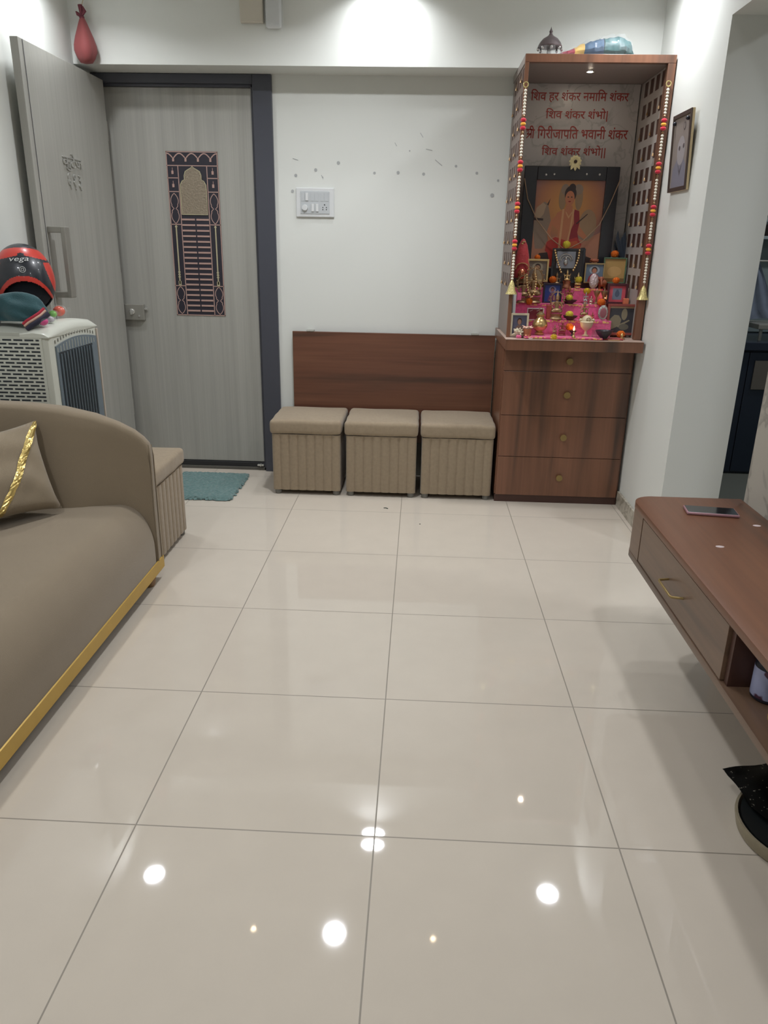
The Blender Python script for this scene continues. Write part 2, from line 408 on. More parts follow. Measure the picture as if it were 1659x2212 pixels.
obj('threshold', bm, GRAN, d1)
# the room beyond the door never shows: close it
bm = B(); bx(bm, XL, -.846, 4.80, 4.82, 0, 2.24)
obj('backing_board', bm, FRAME, d1)
# lock
lk = B(); bx(lk, -1.785, -1.66, 4.610, 4.64, .925, 1.018, .004)
lo = obj('rim_lock', lk, STEEL, d1)
bm = B(); lathe(bm, [(0, 0), (.017, 0), (.017, .006), (.012, .009), (0, .009)], (0, 0, 0), 16)
bmesh.ops.rotate(bm, cent=(0, 0, 0), matrix=Matrix.Rotation(PI/2, 3, 'X'), verts=bm.verts); bmesh.ops.translate(bm, vec=(-1.733, 4.612, .975), verts=bm.verts)
bx(bm, -1.740, -1.726, 4.594, 4.606, .958, .992, .002)
obj('lock_knob', bm, CHROME, lo, 30)
bm = B(); bx(bm, -1.66, -1.640, 4.618, 4.632, .985, .997, .002); bx(bm, -1.695, -1.685, 4.604, 4.612, .945, .955, .001)
obj('lock_bolt', bm, CHROME, lo)
bm = B(); bx(bm, -1.01, -.968, 4.615, 4.632, .028, .040, .003); bx(bm, -.99, -.982, 4.60, 4.62, .030, .046, .002)
obj('floor_bolt', bm, CHROME, d1)
# inlaid decorative panel
PX0, PX1, PZ0, PZ1, PY = -1.467, -1.171, .958, 1.859, 4.6385
bm = B(); bx(bm, PX0, PX1, PY-.001, PY+.002, PZ0, PZ1)
pan = obj('inlay_panel', bm, INLAYK, d1)
def pp(u, v): return (PX0+u*(PX1-PX0), PY-.001, PZ1-v*(PZ1-PZ0))     # u right, v down, 0..1
N = (0, -1, 0)
bm = B()
def ln(pts, w=.0035): ribbon(bm, [pp(*p) for p in pts], w*1.35, N, .0012)
ln([(0.01, 0), (.01, 1)]); ln([(.99, 0), (.99, 1)]); ln([(0, .004), (1, .004)]); ln([(0, .997), (1, .997)])
ln([(0, .083), (1, .083)]); ln([(.22, .083), (.22, 1)]); ln([(.78, .083), (.78, 1)])
for a in (.155, .235, .43, .81): ln([(0, a), (.22, a)]); ln([(.78, a), (1, a)])
zz = []
for i in range(33):
    t = i/32*4; f = abs(cos(t*PI)); zz.append((.02+.96*i/32, .043-.030*f))
ln(zz, .0045)
for k in range(4):
    u = .02+.96*(k+.5)/4
    ribbon(bm, [pp(u, .043), pp(u, .060)], .011, N, .003)
for s in (0, 1):
    for v0 in (.095, .172):
        u = .11 if s == 0 else .89
        ln([(u, v0), (u, v0+.02)], .002); ribbon(bm, [pp(u, v0+.018), pp(u, v0+.038)], .012, N, .003)
    for v0, v1 in ((.245, .425), (.815, .99)):
        u = .11 if s == 0 else .89
        for sg in (-1, 1):
            pts = []
            for i in range(25):
                t = i/24; w = abs(sin(t*2*PI))**.8*.075*(1 if .03 < t < .97 else 0)+.018*(abs(t-.5) < .12)
                if i in (0, 24): w = 0
                pts.append((u+sg*w, v0+(v1-v0)*t))
            ln(pts, .0028)
obj('brass_lines', bm, INLAYC, pan)
bm = B()
for s in (.11, .89):
    ribbon(bm, [pp(s, .435), pp(s, .80)], .007, N, .004)
    for v in (.44, .72, .735, .75): ribbon(bm, [pp(s, v), pp(s, v+.008)], .013, N, .005)
    ribbon(bm, [pp(s, .78), pp(s, .81)], .016, N, .004)
obj('spears', bm, SPEAR, pan)
arch = [(.245, .37), (.245, .23), (.25, .195), (.29, .172), (.335, .165), (.335, .14), (.36, .117), (.42, .105), (.475, .096), (.50, .086),
        (.525, .096), (.58, .105), (.64, .117), (.665, .14), (.665, .165), (.71, .172), (.75, .195), (.755, .23), (.755, .37)]
bm = B(); prism(bm, [(pp(*p)[0], pp(*p)[2]) for p in arch], 'y', PY-.005, PY-.0005)
obj('arch_plate', bm, INLAYG, pan)
bm = B(); ribbon(bm, [(pp(*p)[0], PY-.005, pp(*p)[2]) for p in arch+[arch[0]]], .004, N, .0015)
obj('arch_border', bm, SPEAR, pan)
for k in range(18):
    v = .400+.589*k/17.6
    bm = B()
    for u0, u1 in ((.235, .49), (.52, .765)):
        ribbon(bm, [pp(u0, v), pp((u0+u1)/2, v), pp(u1, v)], .0095, N, .003)
    obj('slat', bm, INLAYC, pan)

# ---- open door leaf (door_2)
d2 = thing('door_2', 'open grey laminate door leaf standing against the left wall, with pull handle and silver letters', 'door', (-1.78, 4.58, 0), kind='structure')
bm = B(); bx(bm, -1.803, -1.768, 3.66, 4.585, .03, 2.200, .002)
obj('door_leaf', bm, LAM, d2)
bm = B(); bx(bm, -1.767, -1.7655, 3.70, 3.702, .03, 2.198)
obj('edge_strip', bm, FRAME, d2)
bm = B()
bx(bm, -1.768, -1.690, 3.715, 3.742, 1.408, 1.436, .003); bx(bm, -1.768, -1.690, 3.715, 3.742, 1.112, 1.140, .003)
bx(bm, -1.704, -1.682, 3.712, 3.765, 1.112, 1.436, .004)
obj('pull_handle', bm, STEEL, d2)
def side_text(s, y0, y1, z0, z1, name):
    t = text_bm(s, .02, .0); fit_text(t, y0, y1, z0, z1, 0, .006)
    for v in t.verts: v.co = Vector((-1.767-v.co.y, v.co.x, v.co.z))
    return obj(name, t, CHROME, d2)
side_text('\u0915\u0941\u091f\u0947\u091c', 3.965, 4.185, 1.70, 1.782, 'name_lettering')
side_text('\u096c \u0967 \u0969', 4.00, 4.15, 1.615, 1.69, 'number_lettering')
for z in (.35, 1.1, 1.9):
    bm = B(); lathe(bm, [(.008, 0), (.008, .1)], (-1.776, 4.592, z), 10); obj('hinge', bm, STEEL, d2, 30)

# ================================================================ KITCHEN BEYOND THE PASSAGE
bm = B(); bx(bm, 1.43, 3.6, 5.45, 5.65, 0, ZC)
single('wall_kitchen', bm, KWALL, (2.4, 5.45, 0), 'blue grey kitchen wall seen through the passage', 'wall', **st)
bm = B(); bx(bm, 3.5, 3.6, YF, 5.45, 0, ZC)
single('wall_side', bm, KWALL, (3.5, 3, 0), 'far side wall of the kitchen', 'wall', **st)
bm = B(); bx(bm, 1.43, 1.50, 4.62, 5.45, 0, ZC)
single('wall_partition', bm, WALL, (1.46, 5, 0), 'short wall between the kitchen counter and the back wall', 'wall', **st)
bm = B(); bx(bm, 1.50, 3.5, 5.43, 5.449, .86, 1.47)
single('trim_backsplash', bm, KTILE, (2.4, 5.44, .86), 'grey tiled splashback above the kitchen counter', 'tiling', **st)
bm = B(); bx(bm, 1.44, 3.49, 3.0, 5.45, 0, .004)
single('floor_kitchen', bm, KFLOOR_SHADE, (2.4, 4.2, 0), 'kitchen floor beyond the passage, its shade painted greenish grey', 'floor', **st)
kc = thing('kitchen_cabinet', 'dark navy kitchen base cabinet under the black counter', 'cabinet', (2.4, 5.1, 0))
bm = B(); bx(bm, 1.51, 3.49, 4.87, 5.42, .005, .80, .003); obj('carcass', bm, KCAB, kc)
for x0, x1 in ((1.52, 2.055), (2.06, 2.56), (2.565, 3.05)):
    bm = B(); bx(bm, x0, x1, 4.855, 4.869, .02, .79, .002); obj('door', bm, KCAB, kc)
bm = B(); bx(bm, 2.095, 2.50, 4.846, 4.8545, .56, .74, .002); tag(obj('drawer_front', bm, KCAB2, kc), 'brown drawer front')
bm = B(); bx(bm, 1.505, 3.49, 4.83, 5.425, .803, .852, .004)
single('countertop', bm, KCTR, (2.4, 5.1, .803), 'black kitchen countertop over the navy cabinet', 'countertop')
p = at(1645, 705, 4.95)
sk = thing('dish_rack', 'steel dish tray standing on the kitchen counter', 'tray', (2.25, 5.0, .853))
bm = B(); bx(bm, 2.10, 2.62, 4.90, 5.20, .925, .955, .004); obj('tray', bm, STEEL, sk)
for x in (2.13, 2.59):
    for y in (4.93, 5.17):
        bm = B(); bx(bm, x-.008, x+.008, y-.008, y+.008, .853, .927, .002); obj('leg', bm, STEEL, sk)
def cloth(pts0, pts1, depth, th):
    """hanging folded cloth: left outline, right outline from top to bottom"""
    bm = B(); rows = []; n = 14
    for a, b in zip(pts0, pts1):
        a = Vector(a); b = Vector(b); r = []
        for i in range(n+1):
            q = a.lerp(b, i/n); r.append(bm.verts.new((q.x, q.y+depth*sin(i/n*PI*5), q.z)))
        rows.append(r)
    for r0, r1 in zip(rows, rows[1:]):
        for i in range(n): bm.faces.new((r0[i], r0[i+1], r1[i+1], r1[i]))
    g = bmesh.ops.solidify(bm, geom=list(bm.faces), thickness=th)
    return bm
bm = cloth([(2.04, 5.05, 1.32), (2.02, 5.05, 1.15), (2.03, 5.05, 1.02), (2.03, 5.05, .97)], [(2.10, 5.05, 1.32), (2.17, 5.05, 1.18), (2.22, 5.05, 1.05), (2.29, 5.05, .985)], .008, .006)
tw = single('hanging_towel', bm, TOWEL, (2.1, 5.05, .97), 'pale blue towel hanging over the kitchen counter', 'towel', smooth=60)
bm = cloth([(1.90, 5.0, 1.30), (1.90, 5.0, 1.1), (1.90, 5.0, .94)], [(2.03, 5.0, 1.30), (2.055, 5.0, 1.06), (2.06, 5.0, .93)], .008, .006)
single('hanging_towel', bm, TOWELP, (2.0, 5.0, .93), 'pinkish towel beside the pale blue one in the kitchen', 'towel', smooth=60)
bm = B(); tube(bm, [(1.505, 5.03, 1.325), (2.2, 5.03, 1.325), (2.9, 5.03, 1.325), (2.9, 5.42, 1.325)], .006)
single('towel_rail', bm, STEEL, (2.1, 5.03, 1.325), 'thin steel rail carrying the kitchen towels', 'rail', smooth=40)
hp = thing('potted_plant', 'dark green potted plant on the ledge of the kitchen wall', 'plant', (2.27, 5.36, 1.475))
bm = B(); lathe(bm, [(.05, 0), (.065, .07), (.06, .07)], (2.27, 5.36, 1.475), 14); obj('pot', bm, DARK, hp, 30)
bm = B()
for k in range(16):
    a = k*2.4; h = .09+.04*random.random(); tube(bm, [(2.27, 5.36, 1.53), (2.27+.05*cos(a), 5.36+.03*sin(a), 1.53+h), (2.27+.10*cos(a), 5.36+.05*sin(a), 1.53+h*.8)], [.008, .014, .002], 5)
obj('foliage', bm, KGREEN, hp, 60)
bm = B(); bx(bm, 1.50, 3.5, 5.29, 5.43, 1.455, 1.475, .003)
single('wall_ledge', bm, KWALL, (2.4, 5.36, 1.455), 'narrow ledge on the kitchen wall above the splashback', 'shelf')

# ================================================================ CEILING LIGHTS
def downlight(x, y, r, lens, label, group, nm='ceiling_light', watts=6.0, spread=158):
    t = thing(nm, label, 'ceiling light', (x, y, ZC), group)
    bm = B(); lathe(bm, [(r*.98, -.001), (r*1.16, -.004), (r*1.22, -.001), (r*1.22, 0), (r*.98, 0)], (x, y, ZC), 28); obj('trim_ring', bm, WPLAST, t, 30)
    bm = B(); bmesh.ops.create_circle(bm, cap_ends=True, radius=r, segments=32); bmesh.ops.translate(bm, vec=(x, y, ZC-.0045), verts=bm.verts)
    for f in bm.faces: f.normal_flip()
    o = obj('diffuser', bm, lens, t)
    if watts:
        ld = bpy.data.lights.new('downlight', 'AREA'); ld.shape = 'DISK'; ld.size = r*1.9; ld.energy = watts; ld.color = (.935, .96, 1.0); ld.spread = math.radians(spread)
        lo_ = bpy.data.objects.new('downlight', ld); C.objects.link(lo_); lo_.location = (0, 0, -.008); lo_.parent = t
    return t
G = 'round LED panels in the ceiling'
downlight(-.215, 4.31-.035, .063, LAMP, 'round white LED ceiling light closest to the beam', G, watts=3.2, spread=140)
downlight(-1.655, 3.871, .063, LAMP, 'round white LED ceiling light by the left wall above the open door', G, watts=3.6, spread=140)
downlight(-.398, 3.49, .063, LAMP, 'round white LED ceiling light between the two small warm spots', G, watts=12)
downlight(.959, 3.879, .063, LAMP, 'round white LED ceiling light in front of the shrine cabinet by the right wall', G, watts=5.0, spread=150)
downlight(-1.60, 1.7, .063, LAMP, 'round white LED ceiling light above the middle of the sofa', G)
downlight(-.398, 1.2, .063, LAMP, 'assumed round LED fill light above the middle of the floor', G, watts=4.5)  # unseen fill light, position assumed
downlight(.93, 1.7, .063, LAMP, 'assumed round LED fill light above the television unit', G)  # unseen fill light continuing the right row, assumed
downlight(-1.2, -.9, .063, LAMP, 'added round LED fill light behind the viewer on the sofa side', G)  # unseen, added behind the camera for fill
downlight(.5, -.9, .063, LAMP, 'added round LED fill light behind the viewer on the television side', G)  # second unseen fill light added behind the camera
FILLK = mat('kitchen_fill_glow', (255, 255, 255), .5, emit=12, emcol=(226, 238, 255))  # glow for the two added kitchen fill lights
downlight(2.15, 2.3, .063, FILLK, 'added round fill light over the passage beside the kitchen', None, watts=7.0)  # unseen fill light put in to brighten the passage jamb
downlight(2.6, 4.4, .063, FILLK, 'added round fill light above the kitchen counter', None, watts=7.0)  # unseen fill light put in to lift the dark kitchen
G = 'small warm spotlights in the ceiling'
downlight(-.905, 3.495, .014, LED, 'tiny warm ceiling spotlight on the sofa side of the room', G, 'ceiling_spotlight', 0)
downlight(.202, 3.492, .014, LED, 'tiny warm ceiling spotlight on the shrine side of the room', G, 'ceiling_spotlight', 0)

# ================================================================ SHRINE CABINET
sc = thing('shrine_cabinet', 'tall walnut household shrine with four drawers, lattice sides and red lettering inside', 'shrine', (.81, 4.35, 0))
CX0, CX1, SY = .458, 1.155, 4.598
bm = B(); bx(bm, CX0, CX1, 4.155, SY, .045, .872)
obj('drawer_carcass', bm, WOODV, sc)
bm = B(); bx(bm, CX0+.002, CX1-.004, 4.148, SY-.02, 0, .043); obj('plinth', bm, WOODDARK, sc)
kn = [(1208, 1033), (1217, 946), (1225, 854), (1231, 781)]
for (z0, z1), k in zip(((.045, .2695), (.2725, .5045), (.5075, .7475), (.7505, .868)), kn):
    bm = B(); bx(bm, CX0+.006, CX1-.010, 4.136, 4.154, z0, z1, .0012); dr = obj('drawer', bm, WOODV, sc)
    q = at(k[0], k[1], 4.122); bm = B(); lathe(bm, [(.006, 0), (.006, .010), (.017, .011), (.0185, .014), (.0175, .018), (0, .019)], (0, 0, 0), 24)
    bmesh.ops.rotate(bm, cent=(0, 0, 0), matrix=Matrix.Rotation(PI/2, 3, 'X'), verts=bm.verts); bmesh.ops.translate(bm, vec=(q.x, 4.136, q.z), verts=bm.verts)
    obj('knob', bm, BRASSO, dr, 40)
bm = B(); bx(bm, .448, 1.153, 4.00, SY, .876, .930, .0015); ct = obj('counter_shelf', bm, WOODV, sc)
bm = B(); bx(bm, .447, 1.154, 3.998, 4.50, .9305, .9325); obj('counter_top_laminate', bm, mat('counter_laminate', (188, 164, 150), .35), ct)
# side walls
def lattice(x, th, y0, y1, z0, z1, m, name):
    bm = B(); sy0, sw, sg = 4.148, .065, .0347; zt, sh, pz = 2.196, .069, .1051
    zt0 = 2.213-.018
    bx(bm, x, x+th, y0, y1, z0, zt0-9*pz-sh); bx(bm, x, x+th, y0, y1, zt0, z1)
    for r in range(9): bx(bm, x, x+th, y0, y1, zt0-(r+1)*pz, zt0-r*pz-sh)
    for r in range(10):
        a, b = zt0-r*pz-sh, zt0-r*pz
        bx(bm, x, x+th, y0, sy0, a, b)
        for k in range(4):
            e = sy0+sw+k*(sw+sg); bx(bm, x, x+th, e, (e+sg) if k < 3 else y1, a, b)
    return obj(name, bm, m, sc)
def bell_bm(x, y, z, s=1):
    bm = B(); lathe(bm, [(.002*s, .03*s), (.003*s, .022*s), (.007*s, .018*s), (.009*s, .008*s), (.012*s, 0), (0, .001*s)], (x, y, z), 10); tube(bm, [(x, y, z+.03*s), (x, y, z+.048*s)], .0009, 5); return bm
bm = B(); bx(bm, CX0+.006, CX0+.012, 4.10, SY, .9335, 2.203); obj('side_panel', bm, WOODDARK, sc)
ll = lattice(CX0+.0048, .0010, 4.10, SY, .9335, 2.203, LATTO, 'lattice_panel')
lr = lattice(1.1352, .0012, 4.125, SY, .9335, 2.203, LATT, 'lattice_panel')
lli = lattice(CX0+.0122, .0010, 4.125, SY, .9335, 2.203, LATT, 'lattice_panel')
bm = B(); bx(bm, 1.1365, 1.157, 4.125, SY, .9335, 2.203); obj('side_panel', bm, WOODDARK, sc)
for r in range(10):
    for k in range(4):
        y = 4.148+.0325+k*.0997; z = 2.195-r*.1051-.062
        if (r+k) % 2 == (1 if r else 5):
            obj('small_bell', bell_bm(1.1275, y, z, .62), BRASSD, lr, 40)
        if (r+k) % 2 == 0:
            obj('small_bell', bell_bm(CX0-.004, y, z, .62), BRASSD, ll, 40)
bm = B(); bx(bm, CX0-.001, CX0+.018, 4.084, 4.0995, .9335, 2.203, .001); obj('front_post', bm, WOODV, sc)
bm = B(); bx(bm, 1.122, 1.158, 4.084, 4.124, .9335, 2.203, .001); obj('front_post', bm, WOODV, sc)
bm = B(); bx(bm, CX0-.001, 1.158, 4.084, 4.115, 2.204, 2.2385, .001); obj('top_rail', bm, WOODV, sc)
bm = B(); bx(bm, CX0, 1.157, 4.1155, SY, 2.2045, 2.2385); rf = obj('roof_panel', bm, ROOFM, sc)
bm = B(); bx(bm, CX0+.018, 1.129, 4.578, 4.596, .9335, 2.203); bk = obj('marble_back', bm, MARBLE, sc)
# spotlight in the shrine ceiling
bm = B(); q = (.80, 4.28); lathe(bm, [(.012, 0), (.018, -.003), (.020, 0)], (q[0], q[1], 2.2043), 20); sl = obj('spotlight', bm, CHROME, sc, 30)
bm = B(); lathe(bm, [(0, -.0045), (.011, -.004), (.011, 0)], (q[0], q[1], 2.2043), 20); obj('spotlight_lens', bm, LEDW, sl)
# lettering
LN = [("\u093f\u0936\u0935 \u0939\u0930 \u0936\u0902\u0915\u0930 \u0928\u092e\u093e\u093f\u092e \u0936\u0902\u0915\u0930", 1148, 1357, 192, 223),
      ("\u093f\u0936\u0935 \u0936\u0902\u0915\u0930 \u0936\u0902\u092d\u094b|", 1180, 1311, 233, 263),
      ("@\u0940 \u093f\u0917\u0930\u0940\u091c\u093e\u092a\u093f\u0924 \u092d\u0935\u093e\u0928\u0940 \u0936\u0902\u0915\u0930", 1137, 1355, 271, 302),
      ("\u093f\u0936\u0935 \u0936\u0902\u0915\u0930 \u0936\u0902\u092d\u094b||", 1171, 1306, 313, 342)]
for s, xa, xb, ya, yb in LN:
    a = at(xa, ya, 4.577); b = at(xb, yb, 4.577)
    if s[0] == '@':
        # the first conjunct is drawn with strokes, the rest with type
        t = text_bm(s[1:], .01, .010)
        w = min(v.co.x for v in t.verts); zt, zb = .72, .03
        hdr = .66
        def stroke(pts, r=.045):
            ribbon(t, [Vector((x, y, -.01)) for x, y in pts], r*2, (0, 0, 1), .02)
        bmesh.ops.translate(t, vec=(.56, 0, 0), verts=t.verts)
        stroke([(-.02, .62), (.60, .62)]); stroke([(.50, .62), (.50, 0)])
        stroke([(.12, .44), (.07, .52), (.13, .58), (.24, .55), (.27, .46), (.21, .36), (.10, .30)], .04)
        stroke([(.10, .30), (.16, .27), (.30, .30), (.50, .33)], .038); stroke([(.50, .33), (.36, .24), (.22, .13), (.06, .0)], .042)
    else:
        t = text_bm(s, .01, .010)
    # vertical strokes (danda) are drawn by the type itself
    fit_text(t, a.x, b.x, b.z, a.z, 4.5775, .0012)
    obj('lettering', t, REDTXT, bk)

# ---- hanging bead strings
def toran(x, label, px_ring, px_bell):
    a = at(*px_ring, 4.075); e = at(*px_bell, 4.075)
    t = thing('bead_string', label, 'hanging decoration', (a.x, 4.075, a.z), 'bead strings at the shrine front')
    bm = B(); n = 20
    tube(bm, [(a.x+.011*cos(2*PI*i/n), 4.072, a.z+.011*sin(2*PI*i/n)) for i in range(n+1)], .0026, 6); obj('ring', bm, GOLDB, t, 40)
    x0, z0, x1, z1 = a.x, a.z-.014, e.x, e.z+.060
    bm = B(); tube(bm, [(x0, 4.072, z0), (x1, 4.072, z1)], .0012, 5); obj('cord', bm, IVORY, t)
    L = z0-z1; poms = [.175, .385, .60, .80]
    def P(f): return Vector((x0+(x1-x0)*f, 4.072, z0-L*f))
    bead = None; f = .012
    while f < .985:
        if all(abs(f-p) > .050 for p in poms):
            if bead is None:
                m_ = B(); ball(m_, (0, 0, 0), .0074, (1, 1, .9), 2); bead = obj('pearl', m_, PEARL, t, True, local=True); bead.location = P(f)-Vector(t.location)
            else:
                c = bead.copy(); C.objects.link(c); c.location = P(f)-Vector(t.location)
        f += .0140/L
    for p in poms:
        c = P(p)
        for dz, r, m in ((.0175, .0145, RED), (0, .0135, YEL), (-.0175, .0145, RED)):
            bm = B(); ball(bm, (c.x, c.y, c.z+dz), r, (1, 1, .68), 2); obj('pompom', bm, m, t, 60)
        for dz in (.036, -.036):
            bm = B(); lathe(bm, [(.003, -.006), (.006, 0), (.003, .006)], (c.x, c.y, c.z+dz), 8); obj('metal_cap', bm, BRASSD, t, 40)
    bm = B(); lathe(bm, [(.003, .070), (.006, .064), (.012, .054), (.017, .036), (.021, .018), (.029, .003), (.030, 0), (.026, .001), (0, .004)], (e.x, 4.072, e.z-.003), 24)
    obj('bell', bm, GOLDB, t, 50)
toran(0, 'white bead string with red pompoms and gold bell on the left shrine post', (1136, 183), (1104, 634))
toran(1, 'white bead string with red pompoms and gold bell on the right shrine post', (1444, 181), (1387, 646))

# ================================================================ PICTURES
def artmesh(name, parent, x0, x1, z0, z1, y, layers, tilt=0):
    """a print: background plus flat coloured shapes (u right, v up, 0..1) a hair apart"""
    bm = B(); mats = []
    for i, (m, shape) in enumerate(layers):
        if m not in mats: mats.append(m)
        if shape[0] == 'rect': _, u0, v0, u1, v1 = shape; pts = [(u0, v0), (u1, v0), (u1, v1), (u0, v1)]
        elif shape[0] == 'ell':
            _, cu_, cv, ru, rv = shape[:5]; pts = [(cu_+ru*cos(2*PI*k/24), cv+rv*sin(2*PI*k/24)) for k in range(24)]
        else: pts = shape[1]
        yy = y-.00012*(i+1)
        vs = [bm.verts.new((x0+u*(x1-x0), yy, z0+v*(z1-z0))) for u, v in pts]
        f = bm.faces.new(vs); f.material_index = mats.index(m)
        if f.normal.y > 0: f.normal_flip()
    me_bm = bm
    if parent is not None: bmesh.ops.translate(me_bm, vec=-world_loc(parent), verts=me_bm.verts)
    bm.normal_update()
    for f in bm.faces:
        if f.normal.y > 0: f.normal_flip()
    me = bpy.data.meshes.new(name); bm.to_mesh(me); bm.free()
    for m in mats: me.materials.append(m)
    o = bpy.data.objects.new(name, me); C.objects.link(o); o.parent = parent
    return o
def frame_bm(x0, x1, z0, z1, y0, y1, w, bev=.0015):
    bm = B()
    bx(bm, x0, x0+w, y0, y1, z0, z1, bev); bx(bm, x1-w, x1, y0, y1, z0, z1, bev)
    bx(bm, x0+w, x1-w, y0, y1, z1-w, z1, bev); bx(bm, x0+w, x1-w, y0, y1, z0, z0+w, bev); return bm
_pc = {}
def pcol(c):
    if c not in _pc: _pc[c] = mat('print_%d_%d_%d' % c, c, .35)
    return _pc[c]
def skymat():
    m, nt, b = newmat('print_sunset')
    tc = nt.nodes.new('ShaderNodeNewGeometry'); sp = nt.nodes.new('ShaderNodeVectorMath'); sp.operation = 'DISTANCE'
    nt.links.new(tc.outputs['Position'], sp.inputs[0]); sp.inputs[1].default_value = (.80, 4.5, 1.60)
    r = nt.nodes.new('ShaderNodeValToRGB'); e = r.color_ramp.elements; e[0].position = .05; e[0].color = lin((196, 140, 78)); e[1].position = .27; e[1].color = lin((112, 84, 104))
    k = e.new(.16); k.color = lin((170, 114, 82))
    nt.links.new(sp.outputs['Value'], r.inputs['Fac']); nt.links.new(r.outputs['Color'], b.inputs['Base Color']); b.inputs['Roughness'].default_value = .3
    return m
# large devotional print
lp = thing('framed_print', 'large black framed print of a seated figure in orange and red robes', 'picture', (.80, 4.50, 1.2))
A_ = (.541, 1.052, 1.205, 1.797)
obj('frame', frame_bm(*A_, 4.495, 4.52, .070, .004), BLACKF, lp)
for x, y in ((1198, 376), (1268, 376), (1180, 377), (1296, 377)):
    q = at(x, y, 4.49); bm = B(); ball(bm, (q.x, 4.494, q.z), .006, (1, .5, 1), 2); obj('stud', bm, CHROME, lp, True)
SKIN = pcol((186, 118, 84)); ROBE = pcol((176, 54, 48)); ROBE2 = pcol((190, 88, 52)); HAIR = pcol((52, 36, 34)); BEIGE = pcol((200, 150, 108)); GREY = pcol((140, 120, 104)); DK = pcol((60, 44, 42)); COW = pcol((172, 146, 120)); MAR = pcol((140, 34, 44)); PALE = pcol((158, 128, 98))
sky = skymat()
L = [(sky, ('rect', 0, 0, 1, 1)),
     (pcol((178, 122, 96)), ('poly', [(0, 0), (1, 0), (1, .42), (.8, .34), (.5, .4), (.2, .34), (0, .46)])),
     (GREY, ('poly', [(0, .44), (.02, .6), (.04, .70), (.14, .76), (.19, .74), (.22, .66), (.26, .52), (.24, .34), (.16, .22), (.05, .22)])),
     (COW, ('poly', [(.01, .60), (.03, .69), (.12, .75), (.17, .72), (.14, .62), (.08, .56)])),
     (DK, ('poly', [(0, .58), (.14, .57), (.14, .545), (0, .55)])), (DK, ('poly', [(.18, .73), (.225, .80), (.20, .715)])),
     (PALE, ('ell', .80, .50, .13, .18)), (GREY, ('poly', [(.66, .42), (.80, .36), (.92, .44), (.9, .38), (.78, .32), (.66, .36)])),
     (pcol((150, 122, 92)), ('ell', .40, .80, .055, .13)), (pcol((150, 122, 92)), ('ell', .64, .80, .055, .13)),
     (GREY, ('ell', .43, .90, .06, .06)), (GREY, ('ell', .62, .90, .07, .06)),
     (SKIN, ('poly', [(.34, .64), (.44, .68), (.58, .68), (.66, .63), (.69, .48), (.80, .38), (.82, .35), (.76, .34), (.62, .42), (.60, .28), (.38, .28), (.37, .44), (.28, .50), (.26, .40), (.30, .32), (.24, .30), (.21, .42), (.25, .54), (.32, .60)])),
     (MAR, ('poly', [(.58, .68), (.66, .66), (.68, .54), (.66, .42), (.70, .30), (.56, .28), (.54, .40), (.60, .52)])),
     (ROBE, ('poly', [(.22, .30), (.34, .36), (.50, .32), (.66, .36), (.74, .28), (.70, .16), (.50, .12), (.30, .14), (.20, .20)])),
     (ROBE2, ('poly', [(.52, .30), (.66, .32), (.73, .26), (.70, .17), (.55, .15)])),
     (ROBE, ('poly', [(.24, .22), (.38, .20), (.36, .02), (.27, .02)])),
     (BEIGE, ('poly', [(.41, .68), (.44, .68), (.43, .40), (.42, .16), (.39, .16), (.40, .40)])),
     (BEIGE, ('poly', [(.56, .68), (.59, .68), (.57, .48), (.52, .20), (.49, .20), (.54, .44)])),
     (SKIN, ('poly', [(.455, .72), (.555, .72), (.56, .66), (.45, .66)])),
     (HAIR, ('ell', .51, .85, .085, .09)), (HAIR, ('ell', .53, .92, .05, .045)), (SKIN, ('ell', .505, .80, .068, .085)),
     (MAR, ('ell', .505, .765, .02, .007)), (HAIR, ('ell', .48, .815, .014, .006)), (HAIR, ('ell', .53, .815, .014, .006)),
     (BEIGE, ('poly', [(.46, .64), (.51, .57), (.56, .64), (.555, .655), (.51, .60), (.465, .655)])),
     (DK, ('poly', [(.63, .52), (.78, .63), (.79, .625), (.64, .51)])),
     (DK, ('poly', [(.06, .10), (.12, .17), (.24, .18), (.27, .10), (.28, 0), (.04, 0)])), (DK, ('poly', [(.66, .10), (.72, .15), (.74, .24), (.80, .24), (.82, .14), (.90, .12), (.92, .06), (.86, 0), (.64, 0)])),
     (ROBE2, ('ell', .79, .20, .025, .03))]
artmesh('print', lp, A_[0]+.07, A_[1]-.07, 1.275, 1.727, 4.51, L)
bm = B(); bx(bm, A_[0]+.01, A_[1]-.01, 4.511, 4.524, 1.215, 1.787); obj('backing', bm, DARK, lp)
# dark stand under the big picture
bm = B(); a = at(1185, 610, 4.44); b = at(1272, 625, 4.44); bx(bm, .56, 1.04, 4.44, 4.56, 1.165, a.z+.003, .002)
single('picture_stand', bm, MAROON, (.8, 4.5, 1.165), 'low dark box carrying the large black framed print', 'stand')
# thin rope garland in a V over the print
pts = [(1133, 385), (1140, 430), (1160, 475), (1190, 515), (1222, 541), (1258, 522), (1295, 485), (1318, 440), (1340, 388)]
bm = B(); tube(bm, [at(x, y, 4.488-.008*(1-abs(i-4)/4)) for i, (x, y) in enumerate(pts)], .0028, 6)
single('cord_garland', bm, mat('beige_cord', (170, 142, 116), .6), tuple(at(1222, 541, 4.48)), 'thin copper coloured cord hanging in a V across the large print', 'garland', smooth=60)

